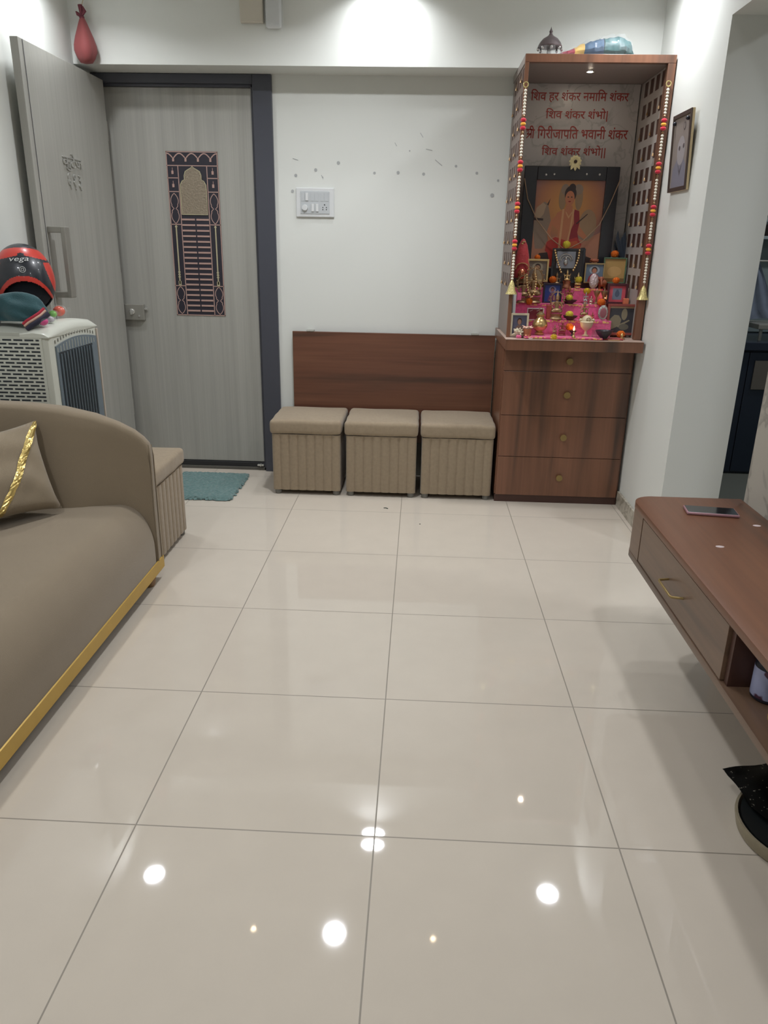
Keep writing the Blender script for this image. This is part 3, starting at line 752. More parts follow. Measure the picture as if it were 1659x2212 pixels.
# ================================================================ SHRINE STEPS
stp = thing('tiered_stand', 'three tiered stand wrapped in pink and gold brocade inside the shrine', 'stand', (.80, 4.3, .933))
sx0, sx1 = .508, 1.02
s1, s2, s3 = at(1200, 691, 4.18).z, at(1200, 656, 4.29).z, at(1200, 622, 4.40).z
for i, (y0, y1, z1) in enumerate(((4.18, 4.565, s1), (4.29, 4.565, s2), (4.40, 4.565, s3))):
    z0 = (.9335, s1+.0005, s2+.0005)[i]
    bm = B(); bx(bm, sx0, sx1-.012*(i > 0), y0, y1 if i < 2 else 4.435, z0, z1, .003); s_ = obj('step', bm, PINK, stp)
    bm = B(); bx(bm, sx0+.001, sx1-.013, y0-.0012, y0-.0002, z1-.012, z1-.001); obj('gold_border', bm, PINKG, s_)
# lower the stand of the big picture so it rests behind the top step
bm = B(); bx(bm, .56, 1.04, 4.44, 4.56, s2+.001, 1.1645, .001); obj('rear_step', bm, PINK, stp)
bm = B(); bx(bm, .545, .95, 4.03, 4.175, .9335, .944, .004, 3); cl = single('altar_cloth', bm, PINK, (.75, 4.1, .9335), 'bright pink brocade cloth spread on the shrine counter', 'cloth')
bm = B(); bx(bm, .545, .945, 4.026, 4.0295, .936, .944, .001); obj('gold_border', bm, PINKG, cl)
bm = B(); bx(bm, .955, 1.06, 4.05, 4.12, .9335, .940, .003, 3); single('altar_cloth', bm, REDCLOTH, (1.0, 4.08, .9335), 'small reddish folded cloth on the right of the shrine counter', 'cloth')

# ---------------------------------------------------------------- small shrine things
def rest(c):
    c = Vector(c)
    c.z = (s3 if c.y >= 4.399 else s2 if c.y >= 4.289 else s1 if c.y >= 4.179 else (.9447 if .545 < c.x < .95 and c.y > 4.03 else .9405 if .955 < c.x < 1.06 and 4.05 <= c.y <= 4.12 else .9332))+.0008
    return c
def flower(px, py, Y, r, m, label, group, cat='flower', z=None):
    c = at(px, py, Y)
    if z is not None: c.z = z
    r *= 1.12; bm = B(); ball(bm, (0, 0, 0), r*.88, (1, 1, .85), 3)
    for k in range(150):
        zf = 1-2*(k+.5)/150; a = k*2.39996; rr = math.sqrt(max(0, 1-zf*zf)); d = Vector((rr*cos(a), rr*sin(a), zf*.8))
        s = d.cross(Vector((0, 0, 1)));  s = s.normalized() if s.length > .01 else Vector((1, 0, 0)); w = r*.17; p = d*r*.7; e = d*r*(.97+.04*(k % 3))
        v = [bm.verts.new(p-s*w*.6), bm.verts.new(p+s*w*.6), bm.verts.new(e+s*w), bm.verts.new(e-s*w)]
        bm.faces.new(v)
    o = obj('marigold', bm, m); o.location = c; tag(o, label, cat, group); return o
GO = 'orange marigolds in the shrine'; GY = 'yellow marigolds in the shrine'
for px, py, Y, r, l in [(1161, 556, 4.44, .0165, 'orange marigold on top of the gold picture frame'), (1194, 604, 4.42, .021, 'orange marigold on the dark box left of the tiny gold idol'),
                        (1328, 549, 4.46, .0215, 'orange marigold on top of the green edged picture'), (1331, 606, 4.34, .019, 'orange marigold on the maroon frame with pink mount'),
                        (1143, 651, 4.285, .019, 'orange marigold at the foot of the antique brass deity group'), (1299, 653, 4.285, .021, 'orange marigold above the oval silver plaque'),
                        (1269, 688, 4.17, .021, 'orange marigold behind the ivory goblet'), (1230, 706, 4.14, .021, 'orange marigold right above the burning oil lamp'),
                        (1341, 722, 4.12, .021, 'orange marigold before the large red brown frame')]:
    flower(px, py, Y, r, ORANGE, l, GO)
for px, py, Y, r, m, l in [(1224, 528, 4.42, .021, YELLOW, 'yellow marigold crowning the silver relief in the centre of the shrine'), (1250, 604, 4.42, .020, YELLOW, 'yellow marigold on the dark box right of the tiny gold idol'),
                           (1166, 616, 4.36, .016, YELLOWD, 'deep yellow marigold beside the bead necklace of the brass deity'), (1268, 629, 4.36, .019, YELLOWD, 'deep yellow marigold above the silver idols on the second step'),
                           (1230, 643, 4.30, .018, YELLOW, 'yellow marigold on the clay dish of the second step'), (1230, 679, 4.185, .020, YELLOW, 'yellow marigold on the dark dish of the first step'),
                           (1196, 729, 4.04, .018, YELLOWD, 'yellow marigold lying at the front edge of the pink altar cloth')]:
    flower(px, py, Y, r, m, l, GY)
bm = B(); ball(bm, (0, 0, 0), .014, (1.5, 1, .7), 2, rot=None)
for k in range(24): ball(bm, (random.uniform(-.022, .022), random.uniform(-.01, .01), random.uniform(-.006, .008)), .005, sub=1)
o = obj('dried_flower', bm, CLAY, None, 50); o.location = at(1284, 563, 4.43); tag(o, 'dried reddish flower on top of the silver and gold picture frame', 'flower')
# big cream flower hanging over the large print
fl = thing('cream_flower', 'cream daisy like flower hanging over the top of the large print', 'flower', tuple(at(1243, 351, 4.485)))
bm = B(); fc = at(1243, 349, 4.485)
for k in range(11):
    a = k*2*PI/11+.2; d = Vector((cos(a), -.25, sin(a))).normalized(); s = Vector((-sin(a), 0, cos(a)))
    L_ = .036+.010*(sin(a) < -.5); vs = [fc+d*.006-s*.004, fc+d*.02-s*.009, fc+d*L_*.8-s*.007+Vector((0, .006, 0)), fc+d*L_+Vector((0, .010, -.002)), fc+d*L_*.8+s*.007+Vector((0, .006, 0)), fc+d*.02+s*.009, fc+d*.006+s*.004]
    bm.faces.new([bm.verts.new(v) for v in vs])
obj('petals', bm, CREAMPET, fl)
bm = B(); ball(bm, fc+Vector((0, -.006, 0)), .009, (1, .6, 1), 2); obj('flower_centre', bm, DARK, fl, True)

def pic(px0, px1, py0, py1, Y, w, fm, layers, label, th=.012, name='framed_picture', tiltback=0):
    a = at(px0, py0, Y); b = at(px1, py1, Y); x0, x1, z0, z1 = a.x, b.x, b.z, a.z
    t = thing(name, label, 'picture', ((x0+x1)/2, Y, z0))
    obj('frame', frame_bm(x0, x1, z0, z1, Y-th, Y, w, min(.001, w*.2)), fm, t)
    artmesh('print', t, x0+w, x1-w, z0+w, z1-w, Y-th*.45, layers)
    bm = B(); bx(bm, x0+w*.5, x1-w*.5, Y-th*.4, Y-.0005, z0+w*.5, z1-w*.5); obj('backing', bm, DARK, t); return t
def portrait(bg, body, face, hair=None, halo=None):
    L = [(pcol(bg), ('rect', 0, 0, 1, 1))]
    if halo: L.append((pcol(halo), ('ell', .5, .68, .3, .24)))
    L += [(pcol(body), ('poly', [(.12, 0), (.88, 0), (.8, .3), (.62, .48), (.38, .48), (.2, .3)])), (pcol(hair or (60, 40, 36)), ('ell', .5, .68, .17, .18)), (pcol(face), ('ell', .5, .64, .13, .14))]
    return L
pic(1139, 1182, 559, 609, 4.415, .010, GOLD, portrait((112, 98, 86), (150, 130, 104), (150, 112, 86), halo=(150, 140, 120)), 'gold framed portrait on the left of the top step')
cb = pic(1194, 1258, 536, 612, 4.432, .012, BLACKF, [(pcol((44, 38, 40)), ('rect', 0, 0, 1, 1)), (pcol((44, 38, 40)), ('rect', 0, 0, 1, .3))], 'black box frame holding the silver arch relief in the centre of the shrine', .006)
a = at(1204, 543, 4.42); b = at(1241, 580, 4.42)
bm = B(); bx(bm, a.x, b.x, 4.4195, 4.425, b.z, a.z, .001); rl = obj('silver_relief', bm, mat('relief_ground', (132, 134, 142), .35, .3), cb)
bm = B(); cx_ = (a.x+b.x)/2; cz_ = (a.z+b.z)/2
for rr, dz in ((.036, 0), (.027, -.004)):
    tube(bm, [(cx_+rr*cos(PI*k/14), 4.418, cz_+dz+rr*.85*sin(PI*k/14)) for k in range(15)], .0035, 6)
ball(bm, (cx_, 4.417, cz_-.012), .012, (1, .4, 1.4), 2); ball(bm, (cx_, 4.416, cz_+.008), .007, (1, .5, 1), 2)
obj('arch_and_figure', bm, SILVER, rl, 50)
pic(1264, 1302, 568, 612, 4.41, .007, mat('silver_gold_frame', (176, 152, 112), .3, .8), portrait((96, 112, 130), (150, 60, 70), (180, 120, 96), halo=(150, 160, 170)), 'small silver and gold framed picture right of the tiny gold idol')
pic(1305, 1348, 556, 612, 4.43, .006, mat('green_edge', (84, 110, 84), .4), [(pcol((168, 136, 84)), ('rect', 0, 0, 1, 1)), (pcol((186, 150, 98)), ('ell', .5, .45, .34, .22)), (pcol((120, 90, 56)), ('rect', 0, 0, 1, .16))], 'green edged beige picture at the right end of the top step')
pic(1174, 1211, 611, 656, 4.34, .010, mat('dark_indigo_frame', (44, 34, 48), .35), [(pcol((48, 64, 132)), ('rect', 0, 0, 1, 1)), (pcol((130, 120, 150)), ('ell', .5, .72, .24, .2)), (pcol((110, 60, 96)), ('poly', [(.2, .05), (.8, .05), (.7, .35), (.6, .55), (.4, .55), (.3, .35)])), (pcol((50, 34, 40)), ('ell', .5, .74, .12, .13)), (pcol((150, 92, 92)), ('ell', .5, .70, .09, .10)), (pcol((196, 160, 110)), ('poly', [(.6, .1), (.68, .1), (.66, .4), (.62, .4)]))], 'dark framed picture with a deep blue background on the second step')
pic(1313, 1352, 612, 657, 4.33, .011, MAROON, [(pcol((196, 84, 96)), ('rect', 0, 0, 1, 1)), (pcol((116, 128, 146)), ('rect', .22, .14, .78, .84)), (pcol((84, 96, 116)), ('ell', .5, .5, .14, .2)), (pcol((84, 96, 116)), ('ell', .5, .68, .07, .08))], 'maroon framed picture with a pink mount and a grey figure')
pic(1314, 1369, 656, 724, 4.20, .012, REDBR, [(pcol((60, 60, 66)), ('rect', 0, 0, 1, 1)), (pcol((170, 140, 110)), ('rect', 0, .93, 1, 1)),
    (pcol((136, 128, 106)), ('ell', .60, .70, .12, .22)), (pcol((130, 122, 100)), ('poly', [(0, .18), (.02, .5), (.2, .68), (.38, .66), (.5, .5), (.46, .3), (.3, .2), (.1, .12)])), (pcol((136, 128, 106)), ('poly', [(.3, .26), (.8, .50), (.84, .46), (.4, .20)])), (pcol((104, 100, 88)), ('ell', .62, .22, .2, .12))], 'large red brown frame with a pale figure on a dark ground')
pic(1139, 1173, 665, 692, 4.19, .0045, WHITEF, [(pcol((126, 40, 56)), ('rect', 0, 0, 1, 1)), (pcol((190, 160, 160)), ('poly', [(.1, .8), (.3, .92), (.32, .88), (.14, .76)])), (pcol((190, 160, 160)), ('poly', [(.55, .82), (.8, .96), (.82, .92), (.6, .78)]))], 'small white framed dark red picture on the first step')
pic(1104, 1139, 676, 726, 4.10, .010, CREAM, portrait((84, 84, 104), (120, 92, 82), (150, 112, 92)), 'cream framed picture at the left front of the shrine counter')
bm = B(); a = at(1106, 655, 4.19); bx(bm, .492, .507, 4.18, 4.28, .9335, 1.155, .002); single('white_board', bm, WPLAST, (.5, 4.2, .9335), 'narrow white board standing left of the pink tiered stand', 'board')

def idol_bm(c, h, wide=.34, arms=True, halo=False, crown=True, seg=14):
    """small cast deity figure, h tall, standing on c"""
    bm = B(); x, y, z = c
    ball(bm, (x, y, z+.17*h), h*.2, (wide/.25, .8, .55), 2)                     # folded legs
    ball(bm, (x-.14*h, y-.05*h, z+.13*h), h*.10, (1.5, 1, .8), 1); ball(bm, (x+.14*h, y-.05*h, z+.13*h), h*.10, (1.5, 1, .8), 1)
    lathe(bm, [(.10*h, 0), (.085*h, .12*h), (.12*h, .28*h), (.13*h, .34*h), (.05*h, .38*h), (.04*h, .42*h)], (x, y, z+.2*h), seg, sy=.7)
    ball(bm, (x, y-.01*h, z+.68*h), h*.085, (1, 1, 1.15), 2)
    if crown: lathe(bm, [(.085*h, 0), (.095*h, .03*h), (.06*h, .12*h), (.03*h, .2*h), (.012*h, .25*h), (0, .26*h)], (x, y, z+.73*h), seg)
    if arms:
        for s in (-1, 1):
            tube(bm, [(x+s*.12*h, y, z+.53*h), (x+s*.24*h, y-.02*h, z+.38*h), (x+s*.20*h, y-.1*h, z+.26*h)], [.042*h, .034*h, .026*h], 7)
            tube(bm, [(x+s*.12*h, y+.02*h, z+.53*h), (x+s*.27*h, y, z+.50*h), (x+s*.29*h, y-.02*h, z+.66*h)], [.036*h, .03*h, .022*h], 7)
    if halo:
        tube(bm, [(x+.30*h*cos(a), y+.08*h, z+.62*h+.36*h*sin(a)) for a in [(-.25+1.5*k/16)*PI for k in range(17)]], .022*h, 6)
        for k in range(11):
            a = (-.15+1.3*k/10)*PI; ball(bm, (x+.35*h*cos(a), y+.08*h, z+.62*h+.41*h*sin(a)), .03*h, sub=1)
    return bm
def idol(px, pyb, Y, h, m, label, bm_m=None, base=.2, name='deity_idol', cat='figurine', **k):
    c = rest(at(px, pyb, Y)); t = thing(name, label, cat, tuple(c))
    bh = h*base
    bm = B(); lathe(bm, [(h*.24, 0), (h*.25, bh*.15), (h*.20, bh*.4), (h*.20, bh*.7), (h*.24, bh)], tuple(c), 20, sy=.8); obj('pedestal', bm, bm_m or m, t, 40)
    obj('figure', idol_bm((c.x, c.y, c.z+bh*.95), h-bh, **k), m, t, 50); return t
idol(1224, 610, 4.405, .10, GOLD, 'tiny seated gold idol on a copper base in front of the silver relief', COPPER, .38)
idol(1248, 612, 4.415, .085, GOLD, 'tiny gold idol behind the yellow marigold on the dark box', None, .15)
idol(1202, 612, 4.415, .085, BRASSD, 'tiny antique brass idol behind the orange marigold on the dark box', None, .15)
idol(1129, 656, 4.30, .145, BRASSD, 'antique brass idol at the far left of the second step', BRASSD, .18, halo=True)
bg = idol(1150, 657, 4.31, .185, BRASSD, 'antique brass deity group wearing a gold bead necklace', BRASSD, .16, halo=True)
ck = idol(1228, 656, 4.33, .095, CLAY, 'brown clay idol behind the yellow marigold on the second step', DARK, .15)
idol(1264, 657, 4.31, .065, SILVER, 'small silver idol at the right of the second step', None, .2)
idol(1276, 657, 4.30, .045, mat('pale_silver', (206, 196, 176), .25, .8), 'tiniest pale silver idol on the second step', None, .2)
idol(1200, 692, 4.20, .145, BRASSD, 'tall brass deity on the first step left of the yellow marigold', BRASSD, .2, halo=True)
idol(1260, 692, 4.20, .10, BRASSD, 'slim antique brass idol on the first step right of the yellow marigold', BRASSD, .2)
idol(1279, 691, 4.19, .045, COPPER, 'tiny copper idol on the first step beside the oval plaque', None, .2)
idol(1213, 727, 4.12, .085, mat('red_clay', (130, 62, 56), .5, var=.3, vscale=60), 'red clay idol on the altar cloth left of the burning oil lamp', None, .15, crown=False)
idol(1197, 727, 4.13, .055, BRASSD, 'small brass bell shaped idol on the altar cloth left of the red clay idol', None, .2)
# dishes
def dish(px, py, Y, r, h, m, label, name='dish', cat='dish', thick=.003):
    c = rest(at(px, py, Y)); bm = B()
    lathe(bm, [(r*.4, 0), (r*.42, h*.1), (r*.75, h*.5), (r, h), (r-thick, h), (r*.7, h*.55), (0, h*.25)], tuple(c), 24)
    return single(name, bm, m, tuple(c), label, cat, smooth=40)
dish(1230, 656, 4.305, .042, .020, DARK, 'dark round dish under the brown clay idol')
dish(1231, 692, 4.19, .040, .022, DARK, 'dark low dish under the yellow marigold on the first step')
dish(1303, 736, 4.06, .046, .040, mat('black_bowl', (42, 40, 48), .35), 'black footed bowl on the right of the pink altar cloth', 'bowl', 'bowl')
# necklaces of gold beads
def necklace(pts, Y, r, label):
    t = thing('bead_necklace', label, 'necklace', tuple(at(*pts[len(pts)//2], Y)), 'gold bead necklaces in the shrine')
    P = [at(x, y, Y) for x, y in pts]; first = None; carry = 0
    for a, b in zip(P, P[1:]):
        d = (b-a).length; s = carry
        while s < d:
            q = a.lerp(b, s/d)
            if first is None:
                bm = B(); ball(bm, (0, 0, 0), r, sub=2); first = obj('bead', bm, GOLD, t, True, local=True); first.location = q-Vector(t.location)
            else:
                c = first.copy(); C.objects.link(c); c.location = q-Vector(t.location)
            s += r*2.15
        carry = s-d
necklace([(1199, 541), (1202, 556), (1206, 571), (1212, 588)], 4.405, .0062, 'left half of the gold bead necklace hung on the black box frame')
necklace([(1252, 541), (1250, 556), (1245, 571), (1236, 588)], 4.405, .0062, 'right half of the gold bead necklace hung on the black box frame')
necklace([(1138, 594), (1138, 610), (1141, 630), (1147, 644), (1153, 636), (1157, 618), (1158, 600), (1156, 592)], 4.262, .0062, 'gold bead necklace worn by the antique brass deity group')
# veiled mask, far left
vm = thing('veiled_mask', 'copper deity mask under a red gold edged veil at the far left of the shrine', 'figurine', tuple(at(1124, 612, 4.42)))
c = at(1124, 612, 4.42)
bm = B(); lathe(bm, [(.040, .03), (.046, .06), (.044, .10), (.036, .15), (.024, .20), (.010, .228), (0, .235)], (c.x, c.y, c.z), 20, sy=.7)
obj('veil', bm, REDCLOTH, vm, 60)
bm = B(); ball(bm, (c.x, c.y-.026, c.z+.052), .024, (1, .7, 1.25), 2); obj('face', bm, mat('copper_bright', (214, 132, 98), .25, .9), vm, True)
bm = B()
for k in range(15):
    a = PI*k/14; ball(bm, (c.x+.036*cos(a), c.y-.034, c.z+.078+.030*sin(a)), .0042, sub=1)
for k in range(5): ball(bm, (c.x+random.uniform(-.01, .01), c.y-.014, c.z+.200+random.uniform(0, .02)), .005, sub=1)
obj('gold_edging', bm, GOLD, vm, 40)
bm = B(); lathe(bm, [(.030, -.002), (.034, .006), (.022, .012), (.030, .03)], (c.x, c.y, c.z), 18); obj('stand', bm, BRASSD, vm, 40)
bm = B(); a = at(1121, 640, 4.24); bx(bm, a.x-.012, a.x+.012, 4.225, 4.240, a.z-.020, a.z+.020, .002); single('pink_packet', bm, PINK, tuple(a), 'small pink packet leaning on the brass idol at the far left', 'packet')
# kalash
c = rest(at(1164, 728, 4.12)); kl = thing('brass_pot', 'round bellied polished brass pot with a ring on its lid', 'pot', tuple(c))
bm = B(); lathe(bm, [(.020, 0), (.024, .003), (.024, .010), (.015, .016), (.030, .028), (.040, .044), (.040, .058), (.030, .076), (.018, .086), (.017, .094), (.024, .100), (.024, .103), (0, .103)], tuple(c), 28); obj('body', bm, BRASS, kl, 50)
bm = B(); lathe(bm, [(.020, .1035), (.021, .108), (.010, .116), (0, .118)], tuple(c), 20); obj('lid', bm, mat('worn_brass', (176, 158, 118), .3, .8), kl, 40)
bm = B(); tube(bm, [(c.x+.011*cos(a), c.y, c.z+.128+.011*sin(a)) for a in [2*PI*k/16 for k in range(17)]], .0016, 6); obj('ring', bm, BRASS, kl, 60)
# goblet
c = rest(at(1264, 729, 4.11)); gb = thing('ivory_goblet', 'ivory goblet shaped urn with a round knob on the altar cloth', 'urn', tuple(c))
bm = B(); lathe(bm, [(.018, 0), (.020, .003), (.008, .008), (.006, .026), (.016, .034), (.028, .046), (.033, .062), (.036, .072), (.030, .078), (.026, .078)], tuple(c), 28); obj('bowl', bm, IVORY, gb, 50)
bm = B(); lathe(bm, [(.027, .0785), (.026, .088), (.018, .100), (.008, .106), (0, .107)], tuple(c), 24)
for s in (-1, 1): ball(bm, (c.x+s*.033, c.y, c.z+.082), .008, sub=2)
obj('lid', bm, IVORY, gb, 50)
bm = B(); tube(bm, [(c.x+.002+.009*cos(a), c.y-.0285, c.z+.086+.009*sin(a)) for a in [2*PI*k/16 for k in range(17)]], .0018, 6); obj('emblem', bm, BRASSD, gb, 60)
# burning lamps
def diya(px, py, Y, r, label, m):
    c = rest(at(px, py, Y)); t = thing('oil_lamp', label, 'lamp', tuple(c))
    bm = B(); lathe(bm, [(r*.45, 0), (r*.5, r*.1), (r*.3, r*.4), (r*.35, r*.6), (r*.9, r*1.1), (r, r*1.25), (r*.85, r*1.2), (0, r*.9)], tuple(c), 20); obj('bowl', bm, m, t, 40)
    bm = B(); lathe(bm, [(.001, 0), (r*.22, r*.3), (r*.2, r*.55), (r*.08, r*.95), (0, r*1.2)], (c.x+r*.2, c.y-r*.3, c.z+r*1.25), 12); obj('flame', bm, FLAME, t, True)
    bm = B(); tube(bm, [(c.x+r*.2, c.y-r*.3, c.z+r*.95), (c.x+r*.2, c.y-r*.3, c.z+r*1.4)], r*.05, 5); obj('wick', bm, IVORY, t); return t
diya(1236, 728, 4.11, .021, 'small dark oil lamp burning in front of the orange marigold', DARK)
diya(1307, 612, 4.36, .020, 'small clay oil lamp burning before the green edged picture', CLAY)
# clay elephant-like figure and crystal wrapped bundle
c = rest(at(1300, 622, 4.405)); bm = B(); ball(bm, (c.x, c.y, c.z+.030), .022, (1.2, .9, .9), 2); ball(bm, (c.x-.012, c.y-.012, c.z+.052), .013, sub=2)
tube(bm, [(c.x-.012, c.y-.022, c.z+.05), (c.x-.014, c.y-.034, c.z+.035), (c.x-.012, c.y-.036, c.z+.02)], [.006, .005, .003], 7)
for s in (-1, 1): ball(bm, (c.x-.012+s*.013, c.y-.008, c.z+.055), .009, (.5, .3, 1), 1); tube(bm, [(c.x+s*.013, c.y, c.z+.02), (c.x+s*.013, c.y, c.z)], .007, 7)
single('clay_elephant', bm, CLAY, tuple(c), 'little brown clay elephant under the small burning lamp', 'figurine', smooth=50)
c = at(1281, 624, 4.36); bm = B(); ball(bm, (c.x, c.y, c.z+.040), .028, (.85, .6, 1.45), 3)
for v in bm.verts: v.co += Vector((random.uniform(-1, 1), random.uniform(-1, 1), random.uniform(-1, 1)))*.0018
single('foil_bundle', bm, mat('pale_foil', (196, 176, 176), .3, .3, bump=.9, bscale=120), tuple(c), 'pale crinkled foil bundle in front of the silver and gold frame', 'packet')
# brass stem lamps pair
for i, px in enumerate((1287, 1303)):
    c = rest(at(px, 657, 4.312)); bm = B(); lathe(bm, [(.016, 0), (.018, .003), (.006, .010), (.005, .034), (.012, .046), (.018, .062), (.019, .070), (.013, .066), (.007, .06), (.003, .075), (0, .088)], tuple(c), 20)
    single('brass_lamp_stand', bm, BRASSD, tuple(c), ['left one of the two slim brass lamp stands on the second step', 'right one of the two slim brass lamp stands on the second step'][i], 'lamp stand', 'brass lamp stands on the second step', smooth=50)
# oval silver plaque
c = rest(at(1301, 692, 4.19)); ov = thing('oval_plaque', 'oval silver plaque with a pink centre on the first step', 'plaque', tuple(c))
bm = B(); ball(bm, (c.x, c.y, c.z+.040), .040, (.68, .12, 1.0), 3); obj('rim', bm, SILVER, ov, True)
bm = B(); ball(bm, (c.x, c.y-.0035, c.z+.040), .026, (.68, .12, 1.0), 3); obj('centre', bm, mat('pink_enamel', (150, 92, 100), .2), ov, True)
# box with a figure, left of first step
c = rest(at(1184, 692, 4.20)); bm = B(); bx(bm, c.x-.014, c.x+.014, c.y-.008, c.y+.008, c.z, c.z+.075, .003)
single('brocade_box', bm, mat('red_gold_brocade', (150, 62, 52), .5, var=.5, vscale=90), tuple(c), 'small red and gold brocade box beside the tall brass deity', 'box')
# copper cup with white blossoms, left front
c = rest(at(1138, 733, 4.06)); cu_ = thing('copper_cup', 'small copper cup holding white blossoms at the left front of the counter', 'cup', tuple(c))
bm = B(); lathe(bm, [(.020, 0), (.021, .003), (.019, .006), (.023, .034), (.024, .036), (.021, .036), (.017, .008), (0, .006)], tuple(c), 24); obj('cup', bm, COPPER, cu_, 40)
bm = B()
for k in range(9):
    a = k*.7; tube(bm, [(c.x, c.y, c.z+.030), (c.x+.016*cos(a), c.y+.012*sin(a), c.z+.042), (c.x+.030*cos(a), c.y+.018*sin(a), c.z+.044+.008*sin(k*2))], [.003, .007, .001], 5)
obj('blossoms', bm, mat('pinkish_petal', (222, 180, 160), .6), cu_, 60)
c = rest(at(1119, 728, 4.07)); bm = B()
for k in range(38):
    d = Vector((random.gauss(0, 1), random.gauss(0, .5), abs(random.gauss(0, .9)))).normalized(); o_ = Vector((c.x+random.uniform(-.012, .012), c.y, c.z+.016+random.uniform(0, .018)))
    tube(bm, [o_, o_+d*.012, o_+d*.024+Vector((0, 0, -.003))], [.002, .0055, .001], 5)
single('tuberose_bunch', bm, WHITEPET, tuple(c), 'bunch of white tuberose blossoms before the cream frame', 'flower', smooth=60)
c = rest(at(1120, 733, 4.055)); bm = B(); bx(bm, c.x-.013, c.x+.013, 4.045, 4.065, c.z, c.z+.014, .003); single('pink_packet', bm, PINK, tuple(c), 'tiny pink packet lying left of the copper cup', 'packet')
c = rest(at(1284, 729, 4.08)); bm = B(); lathe(bm, [(.014, 0), (.016, .034), (.0145, .034), (.0125, .003), (0, .003)], tuple(c), 20); single('glass_tumbler', bm, GLASS, tuple(c), 'tiny clear glass between the ivory goblet and the black bowl', 'glass', smooth=40)
c = at(1351, 657, 4.30); bm = B(); bx(bm, c.x-.014, c.x+.014, c.y-.014, c.y+.014, c.z, c.z+.030, .003); single('orange_candle', bm, mat('candle_orange', (206, 118, 84), .5), tuple(c), 'square orange candle beside the maroon frame with pink mount', 'candle')
c = rest(at(1342, 735, 4.10)); bm = B(); lathe(bm, [(.016, 0), (.018, .004), (.007, .009), (.009, .022), (.004, .028), (0, .034)], tuple(c), 18); single('brass_bell_knob', bm, BRASS, tuple(c), 'small brass hand bell handle standing before the lowest right marigold', 'bell', smooth=50)
c = rest(at(1238, 737, 4.03)); bm = B(); lathe(bm, [(.010, 0), (.009, .006), (.004, .012), (.006, .022), (.002, .028), (0, .03)], tuple(c), 14); single('brass_stud', bm, BRASS, tuple(c), 'tiny brass ornament at the front edge of the shrine counter below the burning lamp', 'ornament', smooth=50)
for i, (px, w, l) in enumerate(((1160, .05, 'flat brown incense packet lying at the front of the counter left of the yellow marigold'), (1145, .02, 'small white paper at the front of the counter beside the copper cup'), (1325, .06, 'flat beige packet lying in front of the large red brown frame'))):
    c = at(px, 737, 4.035); bm = B(); bx(bm, c.x-w/2, c.x+w/2, 4.02, 4.036, .9335, .938, .001); single('incense_packet' if i != 1 else 'paper_slip', bm, [BRASSD, WHITEF, mat('beige_packet', (180, 146, 110), .5)][i], (c.x, 4.03, .9335), l, 'packet' if i != 1 else 'paper')
# box under the maroon frame / behind the red brown frame
bm = B(); bx(bm, 1.022, 1.115, 4.215, 4.36, .9335, at(1330, 657, 4.33).z-.001, .002); single('red_box', bm, REDBR, (1.07, 4.28, .9335), 'tall red box standing behind the large red brown frame', 'box')
# feathers
ft = thing('feather_bunch', 'bunch of dark feathers behind the green edged picture', 'feathers', tuple(at(1340, 600, 4.5)))
for k, (xt, yt, w) in enumerate(((1336, 498, .008), (1344, 512, .009), (1352, 500, .012), (1358, 520, .014), (1349, 530, .010), (1362, 512, .012), (1330, 520, .006))):
    a = at(1343, 590, 4.53); b = at(xt, yt, 4.50+.008*k)
    bm = B(); pts = [a.lerp(b, t/6)+Vector((.008*sin(t), 0, 0)) for t in range(7)]; t = B(); rows = []
    for i, p in enumerate(pts):
        ww = w*(.15+sin(min(1, i/5.2)*PI*.62))*(1 if i < 6 else .1); rows.append((t.verts.new(p-Vector((ww, 0, 0))), t.verts.new(p+Vector((0, -.003, 0))), t.verts.new(p+Vector((ww, 0, 0)))))
    for r0, r1 in zip(rows, rows[1:]):
        t.faces.new((r0[0], r0[1], r1[1], r1[0])); t.faces.new((r0[1], r0[2], r1[2], r1[1]))
    merge(bm, t); obj('feather', bm, FEATH, ft, 60)

# ---- on top of the shrine
c = Vector((.585, 4.22, 2.2385)); um = thing('silver_canopy', 'small silver ceremonial parasol top with finial on the shrine roof', 'ornament', tuple(c))
bm = B(); lathe(bm, [(.056, .054), (.058, .058), (.050, .074), (.036, .090), (.018, .100), (.010, .106), (.006, .115), (.009, .120), (.003, .132), (0, .142)], tuple(c), 28); obj('dome', bm, mat('dull_silver', (116, 106, 108), .3, .6), um, 50)
for k in range(8):
    a = 2*PI*k/8; bm = B(); ball(bm, (c.x+.056*cos(a), c.y+.056*sin(a), c.z+.046), .007, (1, 1, 1.3), 2); obj('pendant', bm, SILVER, um, True)
bm = B(); lathe(bm, [(.026, 0), (.028, .004), (.008, .010), (.007, .056)], tuple(c), 18); obj('stem', bm, SILVER, um, 40)
bm = B(); lathe(bm, [(.090, 0), (.088, .012), (.070, .028), (.045, .040), (.0455, .041), (.071, .030), (.091, .012)], (c.x+.01, c.y+.03, c.z+.0005), 28)
single('plastic_cover', bm, FILM, (c.x+.01, c.y+.03, c.z), 'crumpled clear plastic lying under the silver parasol top', 'plastic sheet', smooth=60)
